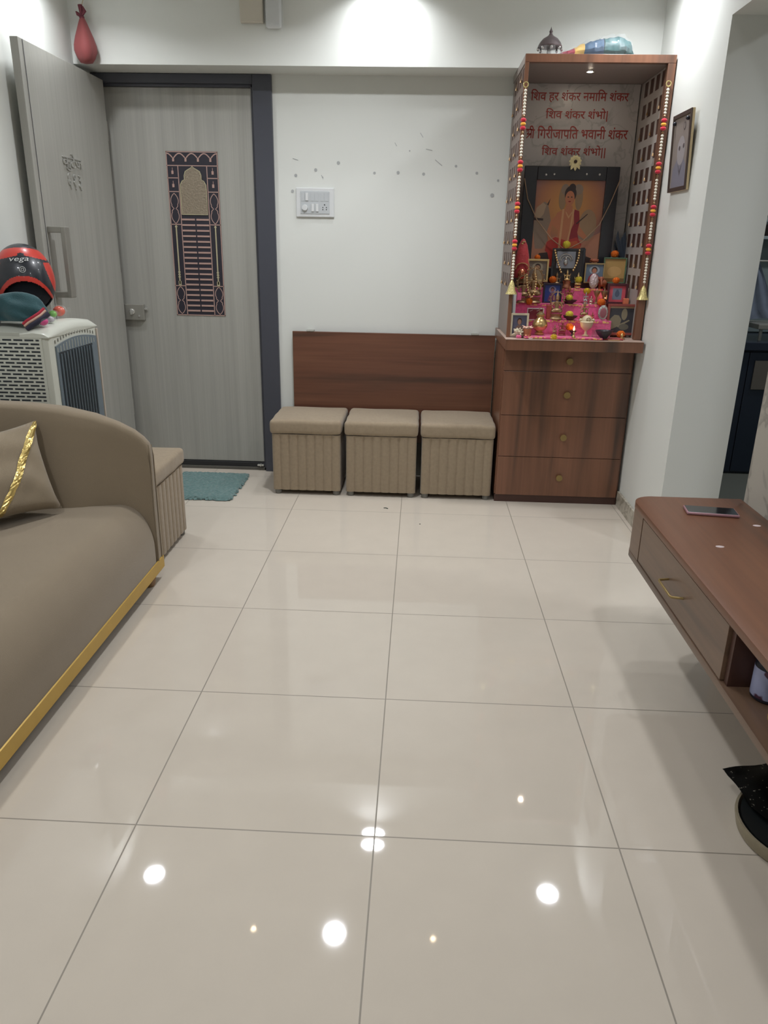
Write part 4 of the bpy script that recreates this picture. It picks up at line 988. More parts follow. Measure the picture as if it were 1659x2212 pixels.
# plastic-wrapped bundle: four colour zones along it
pk = thing('wrapped_bundle', 'plastic wrapped bundle of coloured cloth, pink to teal, on the shrine roof', 'parcel', (.80, 4.25, 2.2385))
prof = [(.607, .008), (.64, .036), (.70, .058), (.76, .082), (.82, .096), (.88, .108), (.93, .104), (.965, .080), (.985, .030)]
prof = [(prof[i//4][0]+(prof[min(8, i//4+1)][0]-prof[i//4][0])*(i%4)/4, prof[i//4][1]+(prof[min(8, i//4+1)][1]-prof[i//4][1])*(i%4)/4) for i in range(33)]
def bundle(pr, sc_=1.0):
    bm = B(); rows = []; n = 16
    for x, h in pr:
        r_ = []
        for k in range(n):
            a = 2*PI*k/n; yy = .075*(h/.108)**.6*cos(a)*sc_; z = h/2+h/2*sin(a)*sc_
            r_.append(bm.verts.new((x+random.uniform(-.003, .003), 4.23+yy+random.uniform(-.005, .005), 2.2390+max(0, z*(1+random.uniform(-.09, .07)))+random.uniform(0, .002))))
        rows.append(r_)
    for a, b in zip(rows, rows[1:]):
        for k in range(n): bm.faces.new((a[k], a[(k+1) % n], b[(k+1) % n], b[k]))
    bm.faces.new(rows[0][::-1]); bm.faces.new(rows[-1]); return bm
for nm, i0, i1, m in (('pink_cloth', 0, 8, mat('bundle_pink', (160, 40, 64), .5)), ('yellow_cloth', 8, 11, mat('bundle_yellow', (214, 176, 92), .5)), ('blue_cloth', 11, 17, mat('bundle_blue', (36, 72, 104), .5)), ('teal_cloth', 17, 32, GREENBAG)):
    obj(nm, bundle([(x, h*.93) for x, h in prof[i0:i1+1]], .96), m, pk, 25)
obj('plastic_wrap', bundle(prof, 1.04), FILM, pk, 25)

# ================================================================ WALL BOARD, SWITCHES, OTTOMANS
fb = thing('folding_table', 'walnut fold down table hanging flat against the back wall', 'table', (-.15, 4.6, .3))
bm = B(); bx(bm, -.757, .449, 4.583, 4.603, .22, .884, .0015); obj('table_top', bm, WOODX, fb)
EB = mat('edge_band', (150, 128, 104), .5)
for x_ in (.4492, -.7585):
    bm = B(); bx(bm, x_, x_+.0013, 4.582, 4.604, .22, .884); obj('edge_band', bm, EB, fb)
for x in (-.652, .330):
    bm = B(); bx(bm, x-.022, x+.022, 4.586, YB-.0005, .8845, .892, .001); tube(bm, [(x-.022, 4.583, .8875), (x+.022, 4.583, .8875)], .004, 8); obj('hinge', bm, STEEL, fb)

sw = thing('switchboard', 'white modular switchboard with socket on the back wall', 'switchboard', (-.62, YB, 1.6))
a = at(639, 405, YB-.008); b = at(722, 470, YB-.008); x0, x1, z0, z1 = a.x, b.x, b.z, a.z
bm = B(); bx(bm, x0, x1, YB-.012, YB, z0, z1, .004); pl = obj('plate', bm, WPLAST, sw)
bm = B(); bx(bm, x0+.026, x1-.026, YB-.015, YB-.0122, z0+.018, z1-.018, .001); obj('module_panel', bm, WPLAST2, sw)
W_ = x1-x0-.052; H_ = z1-z0-.036
def cellx(u): return x0+.026+W_*u
def cellz(v): return z0+.018+H_*v
for u0, u1, v0, v1, nm in ((.18, .27, .58, .92, 'rocker_switch'), (.38, .47, .10, .44, 'rocker_switch'), (.53, .62, .10, .44, 'rocker_switch')):
    bm = B(); bx(bm, cellx(u0), cellx(u1), YB-.021, YB-.0152, cellz(v0), cellz(v1), .001); obj(nm, bm, WPLAST, sw)
for u0, u1, v0, v1 in ((.04, .15, .56, .94), (.36, .48, .56, .94), (.50, .62, .56, .94), (.69, .81, .56, .94), (.84, .96, .56, .94)):
    bm = B(); bx(bm, cellx(u0), cellx(u1), YB-.0165, YB-.0152, cellz(v0), cellz(v1), .0004); obj('blank_module', bm, WPLAST2, sw)
bm = B(); lathe(bm, [(.017, 0), (.015, .012), (0, .013)], (0, 0, 0), 20); bx(bm, -.002, .002, -.014, .014, .0125, .016)
bmesh.ops.rotate(bm, cent=(0, 0, 0), matrix=Matrix.Rotation(PI/2, 3, 'X'), verts=bm.verts); bmesh.ops.translate(bm, vec=(cellx(.15), YB-.0152, cellz(.26)), verts=bm.verts); obj('fan_regulator', bm, WPLAST, sw, 30)
bm = B()
for du, dv, r in ((0, .017, .0035), (-.010, .003, .003), (.010, .003, .003), (-.010, -.008, .003), (.010, -.008, .003)):
    t = B(); bmesh.ops.create_circle(t, cap_ends=True, radius=r, segments=10, matrix=Matrix.Rotation(PI/2, 4, 'X')); bmesh.ops.translate(t, vec=(cellx(.83)+du, YB-.0158, cellz(.26)+dv), verts=t.verts); merge(bm, t)
obj('socket_holes', bm, BLACKBAR, sw)

# ribbed ottomans
def ottoman(x0, y0, label, group, w=.408, d=.40, wob=0):
    t = thing('ottoman', label, 'ottoman', (x0+w/2, y0+d/2, 0), group)
    ins = .008; bx0, bx1, by0, by1 = x0+ins, x0+w-ins, y0+ins, y0+d-ins; nrib = 8
    pts = []
    cr = .02
    def side(p, q, nrm):
        n = nrib*8
        for i in range(n):
            s = i/n; k = abs(sin(s*nrib*PI))**.45
            pts.append((p[0]+(q[0]-p[0])*s+nrm[0]*(-.007*(1-k)), p[1]+(q[1]-p[1])*s+nrm[1]*(-.007*(1-k))))
    side((bx0, by0), (bx1, by0), (0, -1)); side((bx1, by0), (bx1, by1), (1, 0)); side((bx1, by1), (bx0, by1), (0, 1)); side((bx0, by1), (bx0, by0), (-1, 0))
    # round the corners
    cxm, cym = (bx0+bx1)/2, (by0+by1)/2; hw, hd = (bx1-bx0)/2, (by1-by0)/2; q = []
    for x, y in pts:
        u, v = x-cxm, y-cym; ex, ey = abs(u)-(hw-cr), abs(v)-(hd-cr)
        if ex > 0 and ey > 0:
            L_ = math.hypot(ex, ey)
            if L_ > cr: ex, ey = ex*cr/L_, ey*cr/L_
            u = math.copysign(hw-cr+ex, u); v = math.copysign(hd-cr+ey, v)
        q.append((cxm+u, cym+v))
    bm = B(); prism(bm, q, 'z', .028, .358); obj('body', bm, FAB2, t, 50)
    # soft lid
    bm = B(); bmesh.ops.create_cube(bm, size=1); bmesh.ops.scale(bm, vec=(w, d, .080), verts=bm.verts)
    bmesh.ops.bevel(bm, geom=list(bm.edges), offset=.022, segments=4, profile=.55, affect='EDGES')
    bmesh.ops.subdivide_edges(bm, edges=[e for e in bm.edges if e.calc_length() > .15], cuts=8, use_grid_fill=True)
    for v in bm.verts:
        x, y, z = v.co
        fx, fy = 2*x/w, 2*y/d
        if z > 0: v.co.z += .008*(1-fx*fx)*(1-fy*fy)
        v.co.x *= 1-.012*(1-fy*fy)*(z < 0)
        v.co += Vector((sin(y*40+wob*3)*.0016, sin(x*37+wob)*.0016, sin(x*23+y*19+wob)*.0012))
    bmesh.ops.translate(bm, vec=(x0+w/2, y0+d/2, .400), verts=bm.verts); obj('lid', bm, FAB2, t, 60)
    for sx in (.035, w-.035):
        for sy in (.035, d-.035):
            bm = B(); lathe(bm, [(.017, 0), (.019, .004), (.019, .028)], (x0+sx, y0+sy, 0), 16); obj('foot', bm, FOOT, t, 40)
    return t
G = 'ribbed brown ottomans'
ottoman(-.829, 4.142, 'ribbed brown suede ottoman closest to the door, leftmost of the row under the folding table', G, wob=0)
ottoman(-.405, 4.142, 'ribbed brown suede ottoman in the middle of the row under the folding table', G, w=.418, wob=2)
ottoman(.026, 4.142, 'ribbed brown suede ottoman next to the shrine cabinet at the right end of the row', G, w=.420, wob=4)
ottoman(-1.516, 3.066, 'ribbed brown suede ottoman standing alone beside the end of the sofa', G, w=.394, d=.435, wob=6)

# bath mat
mt = B(); nx, ny = 46, 60
x0, x1, y0, y1 = -1.46, -1.03, 3.99, 4.50
grid = []
for j in range(ny+1):
    row = []
    for i in range(nx+1):
        u, v = i/nx, j/ny; e = min(u, 1-u, v, 1-v); x = x0+(x1-x0)*u+.035*v*0; y = y0+(y1-y0)*v
        if e < .02: x += random.uniform(-.01, .01); y += random.uniform(-.01, .01)
        row.append(mt.verts.new((x, y, .004+min(1, e*18)*.014+random.uniform(0, .007)*(e > .01))))
    grid.append(row)
for j in range(ny):
    for i in range(nx): mt.faces.new((grid[j][i], grid[j][i+1], grid[j+1][i+1], grid[j+1][i]))
single('bath_mat', mt, MAT_T, (-1.22, 4.25, 0), 'shaggy teal bath mat on the floor in front of the closed door', 'mat')

# ================================================================ SOFA
sf = thing('sofa', 'brown suede sofa with curved arm and gold base strip', 'sofa', (-1.45, 1.6, 0))
SX, SYA, SYB = -1.078, .05, 2.90
prof = [(-1.80, .095), (SX, .095), (SX, .255)]
prof = prof[:2]
for k in range(15):
    a = k/14*PI/2; prof.append((SX-.135*(1-cos(a)), .165+.197*sin(a)))
prof += [(-1.30, .368), (-1.55, .370), (-1.80, .368)]
bm = B(); prism(bm, prof, 'y', SYA, SYB, .02, 3); obj('seat', bm, FAB, sf, 50)
ap = [(-1.835, .05), (SX+.001, .05), (SX+.001, .555), (-1.079, .585), (-1.085, .605), (-1.105, .630), (-1.14, .658), (-1.20, .690), (-1.29, .724), (-1.41, .750), (-1.55, .762), (-1.69, .766), (-1.835, .768)]
ap2 = []
for p0, p1 in zip(ap, ap[1:]+ap[:1]):
    k_ = max(1, int(math.hypot(p1[0]-p0[0], p1[1]-p0[1])/.035)); ap2 += [(p0[0]+(p1[0]-p0[0])*i/k_, p0[1]+(p1[1]-p0[1])*i/k_) for i in range(k_)]
ap = ap2
bm = B(); t = B()
n = len(ap)
levels = [(2.775, 0), (2.775, 0)]
# arm: the inner face leans outwards above the seat, its rim is rounded
def arm_ring(f):
    r = []
    for x, z in ap:
        q_ = max(0, min(1, (x+1.42)/.34)); q_ = q_*q_*(3-2*q_); yin = 2.775+.125*q_+max(0, (z-.36))*.22*(1-.8*q_)
        yout = 2.962
        y = yin+(yout-yin)*f
        rr = .018*(1-min(1, min(f, 1-f)/.25))**2
        zz = z-(rr if z > .5 else 0); xx = x-(rr*.6 if x > -1.2 and z > .5 else 0)
        r.append(t.verts.new((xx, y, zz)))
    return r
rings = [arm_ring(f) for f in (0, .06, .14, .25, .5, .75, .86, .94, 1)]
for a, b in zip(rings, rings[1:]):
    for i in range(n): t.faces.new((a[i], a[(i+1) % n], b[(i+1) % n], b[i]))
cols = []
for k_, (x, z) in enumerate([p for p in ap if p[1] >= .554]):
    if x < SX-.2 and k_ % 2 and x > -1.83: pass
    col_ = []
    for m_ in range(15):
        zc = .05+(z-.018*(z > .5)-.05)*m_/14
        q_ = max(0, min(1, (x+1.42)/.34)); q_ = q_*q_*(3-2*q_)
        zz = .05+(z-.05)*m_/14
        xx = x-(.018*.6 if x > -1.2 and zz > .5 else 0)*0
        col_.append(t.verts.new((xx if m_ < 14 else x-(.0108 if x > -1.2 and z > .5 else 0), 2.775+.125*q_+max(0, (zz-.36))*.22*(1-.8*q_), zc)))
    cols.append(col_)
for a, b in zip(cols, cols[1:]):
    for m_ in range(14): t.faces.new((a[m_], b[m_], b[m_+1], a[m_+1]))
t.faces.new(rings[-1]); bmesh.ops.remove_doubles(t, verts=t.verts, dist=.0006); merge(bm, t)
obj('arm', bm, FAB, sf, 60)
bm = B(); tube(bm, [(SX+.003, 2.905, .10), (SX+.003, 2.905, .35), (SX+.003, 2.915, .55), (-1.082, 2.925, .598), (-1.10, 2.93, .618)], .0035, 6)
tube(bm, [(SX+.003, 2.950, .10), (SX+.003, 2.950, .35), (SX+.003, 2.950, .55), (-1.082, 2.952, .596)], .0025, 6)
obj('piping', bm, FAB, sf, 60)
bm = B(); bx(bm, -1.835, -1.775, SYA, 2.80, .10, .766, .02, 3); obj('backrest', bm, FAB, sf, 50)
bm = B(); prism(bm, [(SX+.001, .048), (SX+.005, .050), (SX+.005, .100), (SX+.001, .102)], 'y', SYA, 2.965); obj('gold_strip', bm, GOLDTRIM, sf)
for y in (2.865, 1.45, .2):
    bm = B(); lathe(bm, [(.018, 0), (.024, .01), (.030, .048)], (-1.108, y, 0), 18); obj('leg', bm, WOODLEG, sf, 40)
bm = B(); bx(bm, -1.82, SX-.03, SYA, 2.95, .050, .096, .002); obj('base_frame', bm, DARK, sf)

# pillow
T = Vector((-1.496, 2.842, .708)); Bq = Vector((-1.372, 2.722, .392)); dirb = Vector((-.166, -.235, .0)).normalized()*.40
Lq = Bq+dirb; TL = T+dirb+Vector((-.06, 0, -.02))
pn = (Bq-T).cross(Lq-Bq).normalized()
if pn.y > 0: pn = -pn
bm = B(); n = 28; G2 = {}
for side in (1, -1):
    for j in range(n+1):
        for i in range(n+1):
            if side == -1 and (i in (0, n) or j in (0, n)): G2[(-1, i, j)] = G2[(1, i, j)]; continue
            u, v = i/n, j/n            # u: right->left, v: top->bottom
            p = (T.lerp(TL, u)).lerp(Bq.lerp(Lq, u), v)
            a, b = 2*u-1, 2*v-1
            pin = .030; p += (p-(T+TL+Bq+Lq)/4)*0
            p += (Lq-Bq).normalized()*(-a)*pin*(1-b*b)*.7*abs(a) + (T-Bq).normalized()*(b)*pin*(1-a*a)*.7*abs(b)
            th = .075*((1-a*a)*(1-b*b))**.42
            wr = .007*sin(9*u+15*v+2*sin(6*u))*(1-a*a)*(1-b*b)+.005*sin(21*u-8*v+1.5*sin(5*v))*(1-abs(a))*(1-b*b)**.5
            G2[(side, i, j)] = bm.verts.new(p+pn*(side*th+wr))
for side in (1, -1):
    for j in range(n):
        for i in range(n):
            bm.faces.new((G2[(side, i, j)], G2[(side, i+1, j)], G2[(side, i+1, j+1)], G2[(side, i, j+1)]))
def pil_pt(u, v, off=.004):
    i, j = u*n, v*n; i0, j0 = min(n-1, int(i)), min(n-1, int(j)); fi, fj = i-i0, j-j0
    g = lambda a, b: Vector(G2[(1, a, b)].co)
    return (g(i0, j0)*(1-fi)*(1-fj)+g(i0+1, j0)*fi*(1-fj)+g(i0, j0+1)*(1-fi)*fj+g(i0+1, j0+1)*fi*fj)+pn*off
strip = [(pil_pt(.005+.62*k/40, .01+.98*k/40), k) for k in range(41)]
st_dir = (Lq-Bq).normalized()
bm2 = B(); rows = []
for p, k in strip:
    w = (.0155 if k > 3 else .006+.003*k)*random.uniform(.88, 1.1); j = random.uniform(-.0022, .0026)
    rows.append((bm2.verts.new(p-st_dir*w), bm2.verts.new(p+pn*(.004+j*1.5)-st_dir*w*.3), bm2.verts.new(p+pn*(.003-j)+st_dir*w*.3), bm2.verts.new(p+st_dir*w)))
for r0, r1 in zip(rows, rows[1:]):
    for q in range(3): bm2.faces.new((r0[q], r0[q+1], r1[q+1], r1[q]))
pw = thing('pillow', 'square brown suede pillow with crinkled gold stripe in the corner of the sofa', 'pillow', tuple((T+TL+Bq+Lq)/4))
obj('cover', bm, FABP, pw, 60); obj('gold_stripe', bm2, GOLDFOIL, pw)

# ================================================================ AIR COOLER
ac = thing('air_cooler', 'white plastic air cooler with dark louvred grille behind the sofa', 'air cooler', (-1.68, 3.36, 0))
ax0, ax1, ay0, ay1, zt = -1.838, -1.535, 3.12, 3.60, .995
bm = B(); prism(bm, [(ax0, ay0), (ax1-.02, ay0), (ax1-.006, ay0+.006), (ax1, ay0+.02), (ax1, ay1-.01), (ax1-.01, ay1), (ax0, ay1)], 'z', .05, zt-.004); body = obj('body', bm, COOL, ac, 35)
# lid with an arched right edge
bm = B(); n = 12; rows = []
for i in range(n+1):
    v = i/n; y = ay0-.006+(ay1-ay0+.012)*v
    ztop = 1.022+.020*sin(PI*v)
    row = []
    for x, dz in ((ax0, 0), (ax0+.05, .004), (-1.66, -.004), (-1.60, .004), (ax1-.02, 0), (ax1-.002, -.010), (ax1+.005, -.028), (ax1+.005, -.034)):
        row.append(bm.verts.new((x, y, max(zt, ztop+dz-(0.014 if i in (0, n) else 0)))))
    row.append(bm.verts.new((ax1+.003, y, zt-.003))); row.append(bm.verts.new((ax0, y, zt-.003))); rows.append(row)
for a, b in zip(rows, rows[1:]):
    for k in range(10): bm.faces.new((a[k], a[(k+1) % 10], b[(k+1) % 10], b[k]))
bm.faces.new(rows[0][::-1]); bm.faces.new(rows[-1]); obj('lid', bm, COOL, ac, 50)
# vent slots on the side that faces the camera
bm = B(); px_to = lambda x, y: at(x, y, ay0)
q0 = at(84, 732, ay0); bx(bm, ax0+.004, q0.x+.012, ay0-.0045, ay0-.0005, .06, q0.z+.010, .001); vp = obj('vent_panel', bm, COOL, ac)
pitch = .0470; rowp = .01575
for r in range(40):
    z = q0.z-.004-r*rowp; x = q0.x+.001-(0 if r % 2 == 0 else 0)
    bm = B(); xr = x
    first = .016 if r % 2 == 0 else .016
    spans = []
    if r % 2 == 0: xs = [xr-.014, xr]; spans.append(tuple(xs)); e = xr-.014-.009
    else: spans.append((xr-.037, xr+.0)); e = xr-.037-.009
    while e > ax0+.012: spans.append((max(ax0+.008, e-.038), e)); e -= .047
    for a_, b_ in spans:
        if b_-a_ > .006: bx(bm, a_, b_, ay0-.0052, ay0-.0042, z-.0062, z+.0010, .0003, 1)
    if r % 2 == 0 and False: pass
    obj('vent_row', bm, COOLD, vp)
bm = B(); a = at(0, 717, ay0); b = at(44, 727, ay0); bx(bm, ax0+.006, b.x, ay0-.0062, ay0-.0048, b.z, a.z-.001, .0005); obj('hand_grip', bm, mat('grip_shade', (180, 182, 172), .5), ac)
for p_ in ((89, 730), (104, 840)):
    c = at(*p_, ay0); bm = B(); ball(bm, (c.x, ay0-.001, c.z), .003, (1, .6, 1), 1); obj('screw', bm, STEEL, ac)
# front grille facing the room
bm = B(); rail = []
def arcz(v): return .935+.022*sin(PI*(v*.8+.1))
outl = [(ay0+.045, .10)]+[(ay0+.045+(ay1-ay0-.065)*v, .940+.034*sin(PI*(.12+.76*v))) for v in [k/12 for k in range(13)]]+[(ay1-.02, .10)]
prism(bm, outl, 'x', ax1+.0005, ax1+.006); gr = obj('grille_bezel', bm, COOLG, ac, 30)
bm = B(); bx(bm, ax1+.0062, ax1+.0072, ay0+.065, ay1-.075, .16, .925); obj('grille_opening', bm, COOLD, gr)
for k in range(12):
    y = ay0+.075+k*.0285; bm = B(); bx(bm, ax1+.0074, ax1+.0135, y-.002, y+.002, .16, .918+.006*sin(PI*k/11), .0006, 1); obj('louvre', bm, COOLG, gr)
for k in range(14):
    y = ay0+.055+k*.0285; bm = B(); bx(bm, ax1+.0062, ax1+.0082, y-.0012, y+.0012, .928, .938+.034*sin(PI*(.12+.76*k/13))-.004); obj('rib', bm, COOL, gr)
for k in range(15):
    y = ay0+.05+k*.0275; z = .952+.034*sin(PI*(.12+.76*k/14)); bm = B(); bx(bm, ax1+.0005, ax1+.0045, y-.003, y+.003, z, z+.014, .001, 1); obj('notch', bm, mat('notch_grey', (150, 150, 142), .5) if k == 0 else bpy.data.materials['notch_grey'], ac)
bm = B(); bx(bm, ax1+.0002, ax1+.009, ay1-.012, ay1-.002, .06, .985, .002); obj('corner_bead', bm, mat('warm_white', (196, 184, 172), .4), ac)
for x in (ax0+.03, ax1-.03):
    for y in (ay0+.04, ay1-.04):
        bm = B(); lathe(bm, [(.018, 0), (.022, .012), (.022, .038), (.012, .052)], (x, y, 0), 14); obj('castor', bm, BLACKBAR, ac, 40)

# helmet
hc = Vector((-1.740, 3.385, 1.200)); hm = thing('helmet', 'black and red motorcycle helmet on the air cooler', 'helmet', (hc.x, hc.y, 1.05))
R_ = .128
mats = [HBLACK, HRED]
bm = B(); bmesh.ops.create_uvsphere(bm, u_segments=220, v_segments=150, radius=1)
dele = []
for v in bm.verts:
    x, y, z = v.co; v.co = Vector((x*R_*.98, y*R_*1.12, z*R_*1.25 if z > 0 else z*R_*1.05))
bm.faces.ensure_lookup_table()
for f in bm.faces:
    c = f.calc_center_median(); x, y, z = c.x/R_, c.y/(R_*1.12), c.z/R_
    if z < -.93: dele.append(f); continue
    if y < -.05:
        lo = .02-.50*x*x-.55*x**4
        if abs(x) < .84 and z < lo and z > -1.0: dele.append(f); continue
        if z < lo+.17-.02*x and z >= lo-.02 and abs(x) < .93: f.material_index = 1; continue
        edge = .86-.22*abs(x)+(.07 if abs(x) < .10 else 0)
        if abs(x) < .78 and edge < z < 1.10-.25*x*x: f.material_index = 1; continue
        if abs(x) > .66+.30*max(0, .55-z) and z < .62 and z > lo+.24: f.material_index = 1
    else:
        if z > .9 and y < .35: f.material_index = 0
        elif .2 < z < .5: f.material_index = 1
bmesh.ops.delete(bm, geom=dele, context='FACES')
hr = Matrix.Rotation(.46, 3, 'Z') @ Matrix.Rotation(-.05, 3, 'X')
bmesh.ops.solidify(bm, geom=list(bm.faces), thickness=.004)
bmesh.ops.rotate(bm, cent=(0, 0, 0), matrix=hr, verts=bm.verts); bmesh.ops.translate(bm, vec=hc, verts=bm.verts)
sh = obj('shell', bm, mats, hm, 50)
bm = B(); ball(bm, (0, 0, 0), R_*.90, (.98, 1.05, 1.10), 4); bmesh.ops.translate(bm, vec=hc+Vector((0, .012, 0)), verts=bm.verts); obj('lining', bm, HDARK, hm, True)
def helm_text(s, w, h, zc, name, m, xc=-.01):
    t = text_bm(s, .01, .0); xs = [v.co.x for v in t.verts]; ys = [v.co.y for v in t.verts]
    for v in t.verts:
        u = ((v.co.x-min(xs))/(max(xs)-min(xs))-.5)*w+xc+((v.co.y-min(ys))/(max(ys)-min(ys))-.5)*h*.35; q = ((v.co.y-min(ys))/(max(ys)-min(ys))-.5)*h+zc+u*.03
        nx = u/(R_*.98); nz = q/(R_*1.25); yy = -math.sqrt(max(0, 1-nx*nx-nz*nz))*R_*1.12-.0035-(v.co.z > 0)*.001
        v.co = Vector((u, yy, q))
    bmesh.ops.rotate(t, cent=(0, 0, 0), matrix=hr, verts=t.verts); bmesh.ops.translate(t, vec=hc, verts=t.verts)
    return obj(name, t, m, hm)
WHT = mat('white_decal', (206, 208, 206), .4)
helm_text('vega', .078, .020, .088, 'lettering', WHT)
bm = B()
def hp_(u, q):
    nx = u/(R_*.98); nz = q/(R_*1.25); return hc+hr @ Vector((u, -math.sqrt(max(0, 1-nx*nx-nz*nz))*R_*1.12-.0045, q))
tube(bm, [hp_(.0+.0115*cos(a), .050+.0115*sin(a)) for a in [2*PI*k/18 for k in range(19)]], .0013, 5)
tube(bm, [hp_(.0+.0065*cos(a), .050+.0065*sin(a)) for a in [PI/4+PI/2*k for k in range(5)]], .0013, 5)
obj('round_emblem', bm, WHT, hm)

# teal jacket bundle below the helmet
def blobcloth(c, rx, ry, rz, seed, amp=.012, sub=4):
    random.seed(seed); bm = B(); bmesh.ops.create_icosphere(bm, subdivisions=sub, radius=1)
    ph = [random.uniform(0, 6) for _ in range(6)]
    for v in bm.verts:
        x, y, z = v.co; w = amp*(sin(5*x+ph[0]+3*z)+sin(7*y+ph[1]-4*x)+.6*sin(11*z+ph[2]+5*x))/2.4
        zz = z*rz if z > -.35 else -.35*rz
        v.co = Vector((c[0]+x*(rx+w), c[1]+y*(ry+w), c[2]+zz+w*.4*(z > -.3)))
    return bm
jc = thing('cloth_bundle', 'rolled teal garment with red and beige stripes on the cooler below the helmet', 'clothing', (-1.66, 3.2, 1.03))
bm = blobcloth((-1.690, 3.195, 1.085), .120, .052, .086, 3); obj('body', bm, TEAL, jc, True)
def band(dz, dy, m, name, w):
    pts = [Vector((-1.640, 3.140, 1.040)), Vector((-1.622, 3.140, 1.054)), Vector((-1.598, 3.146, 1.068)), Vector((-1.575, 3.158, 1.084)), Vector((-1.560, 3.176, 1.102))]
    bm = B(); tube(bm, [p+Vector((dz*.7, dy, -dz*.9)) for p in pts], w, 8); obj(name, bm, m, jc, 60)
band(-.006, 0, STRR, 'red_stripe', .0065); band(.003, -.003, STRW, 'beige_stripe', .0055); band(.016, -.001, NAVY, 'navy_hem', .011)
bm = blobcloth((-1.787, 3.160, 1.066), .030, .035, .085, 5, .004, 3); single('blue_cloth', bm, BLUEGREY, (-1.79, 3.22, 1.03), 'blue grey cloth at the left edge of the cooler top', 'clothing', smooth=True)
# wrapped toys / sweets
def sweet(px, py, Y, r, m, label, nm='wrapped_sweet', z=None):
    c = at(px, py, Y); t = thing(nm, label, 'sweet', tuple(c), 'wrapped sweets on the air cooler')
    bm = B(); ball(bm, tuple(c), r, (1.05, 1, .9), 2); obj('candy', bm, m, t, True)
    bm = B(); ball(bm, tuple(c), r*1.18, (1.15, 1, .95), 2)
    for v in bm.verts: v.co += Vector((random.uniform(-1, 1), random.uniform(-1, 1), random.uniform(-1, 1)))*r*.12
    for s in (-1, 1):
        b_ = c+Vector((s*r*1.2, 0, r*.2)); vs = [b_, b_+Vector((s*r*.9, -.003, r*.7)), b_+Vector((s*r*1.0, .002, 0)), b_+Vector((s*r*.8, 0, -r*.6))]
        k = [bm.verts.new(q) for q in vs]; bm.faces.new((k[0], k[1], k[2])); bm.faces.new((k[0], k[2], k[3]))
    obj('wrapper', bm, FILM, t)
def sweet_at(px, Y, z, r, m, label):
    c = at(px, 670, Y); c.z = z; f = c-Vector((0, 0, CAM_H)); d = f.normalized()
    x = (d.dot(CA)/d.dot(CC))*F_PX+829.5; y = 1106-(d.dot(CB)/d.dot(CC))*F_PX
    sweet(x, y, Y, r, m, label)
sweet_at(90, 3.165, 1.056, .020, mat('candy_magenta', (214, 40, 130), .25), 'magenta wrapped sweet at the front edge of the cooler top')
sweet_at(113, 3.36, 1.068, .017, mat('candy_green', (110, 176, 60), .35), 'green wrapped sweet between the magenta and the orange ones')
sweet_at(127, 3.47, 1.071, .026, mat('candy_orange', (224, 84, 48), .25), 'orange red wrapped sweet behind the green one')
sweet_at(107, 3.25, 1.056, .014, mat('candy_pale', (200, 190, 200), .15), 'pale wrapped sweet in front of the green one')

# ================================================================ TV UNIT
tv = thing('television_unit', 'floating walnut television unit with a drawer and open shelf on the right wall', 'tv unit', (1.0, 1.4, .35))
TX, TY1, TY0, TZ0, TZ1 = .772, 2.600, -.6, .350, .553
r = .075
outl = [(XR-.005, TY0), (XR-.005, TY1), (TX+r, TY1)]+[(TX+r-r*sin(a), TY1-r+r*cos(a)) for a in [PI/2*k/8 for k in range(1, 9)]]+[(TX, TY0)]
bm = B(); prism(bm, outl, 'z', .530, TZ1, .0015, 2); obj('top_panel', bm, [WOODY], tv, 30)
bm = B(); prism(bm, outl, 'z', TZ0, .372, .001, 2); obj('bottom_panel', bm, WOODYF, tv, 30)
# curved end
inner = [(XR-.006, TY1-.018), (TX+r, TY1-.018)]+[(TX+r-(r-.018)*sin(a), TY1-r+(r-.018)*cos(a)) for a in [PI/2*k/8 for k in range(1, 9)]]+[(TX+.018, 2.43)]
outer = [(XR-.006, TY1-.001), (TX+r, TY1-.001)]+[(TX+r-(r-.001)*sin(a), TY1-r+(r-.001)*cos(a)) for a in [PI/2*k/8 for k in range(1, 9)]]+[(TX+.001, 2.43)]
bm = B(); prism(bm, outer+inner[::-1], 'z', .3722, .5298); obj('end_panel', bm, WOODYF, tv, 40)
for y_ in (1.648, .50):
    bm = B(); bx(bm, TX+.012, XR-.01, y_, y_+.02, .3722, .5298); obj('divider', bm, WOODDARK, tv)
bm = B(); bx(bm, XR-.018, XR-.0055, TY0, 2.40, .3722, .5298); obj('back_panel', bm, WOODDARK, tv)
bm = B(); bx(bm, TX+.002, TX+.018, 1.672, 2.426, .3755, .5270, .001); df = obj('drawer_front', bm, WOODYF, tv)
bm = B(); a = (TX, 2.128, .452); b = (TX, 1.968, .452)
tube(bm, [(TX+.004, 2.115, .448), (TX-.028, 2.108, .448), (TX-.031, 2.100, .448), (TX-.031, 1.995, .448), (TX-.028, 1.988, .448), (TX+.004, 1.982, .448)], .0038, 8); obj('handle', bm, BRASSO, df, 50)
# phone
ph = thing('smartphone', 'smartphone in a pink case lying face up on the television unit', 'phone', (.996, 2.437, .553))
rot = Matrix.Rotation(math.radians(-7), 3, 'Z')
bm = B(); bx(bm, .996-.083, .996+.083, 2.437-.038, 2.437+.038, .5535, .5625, .003, 3, rot=rot); obj('case', bm, PHC, ph, 40)
bm = B(); bx(bm, .996-.079, .996+.079, 2.437-.034, 2.437+.034, .5627, .5635, .0004, 1, rot=rot); obj('screen', bm, PHB, ph)
for i, (x, y, l) in enumerate(((1.102, 2.324, 'pale glue mark on the top of the television unit beside the phone'), (.914, 2.129, 'pale glue mark on the top of the television unit above the drawer'))):
    bm = B(); ball(bm, (x, y, .5532), .011, (1.2, .8, .07), 2); single('glue_mark', bm, WHITEF, (x, y, .553), l, 'mark', 'glue marks on the television unit', smooth=True)
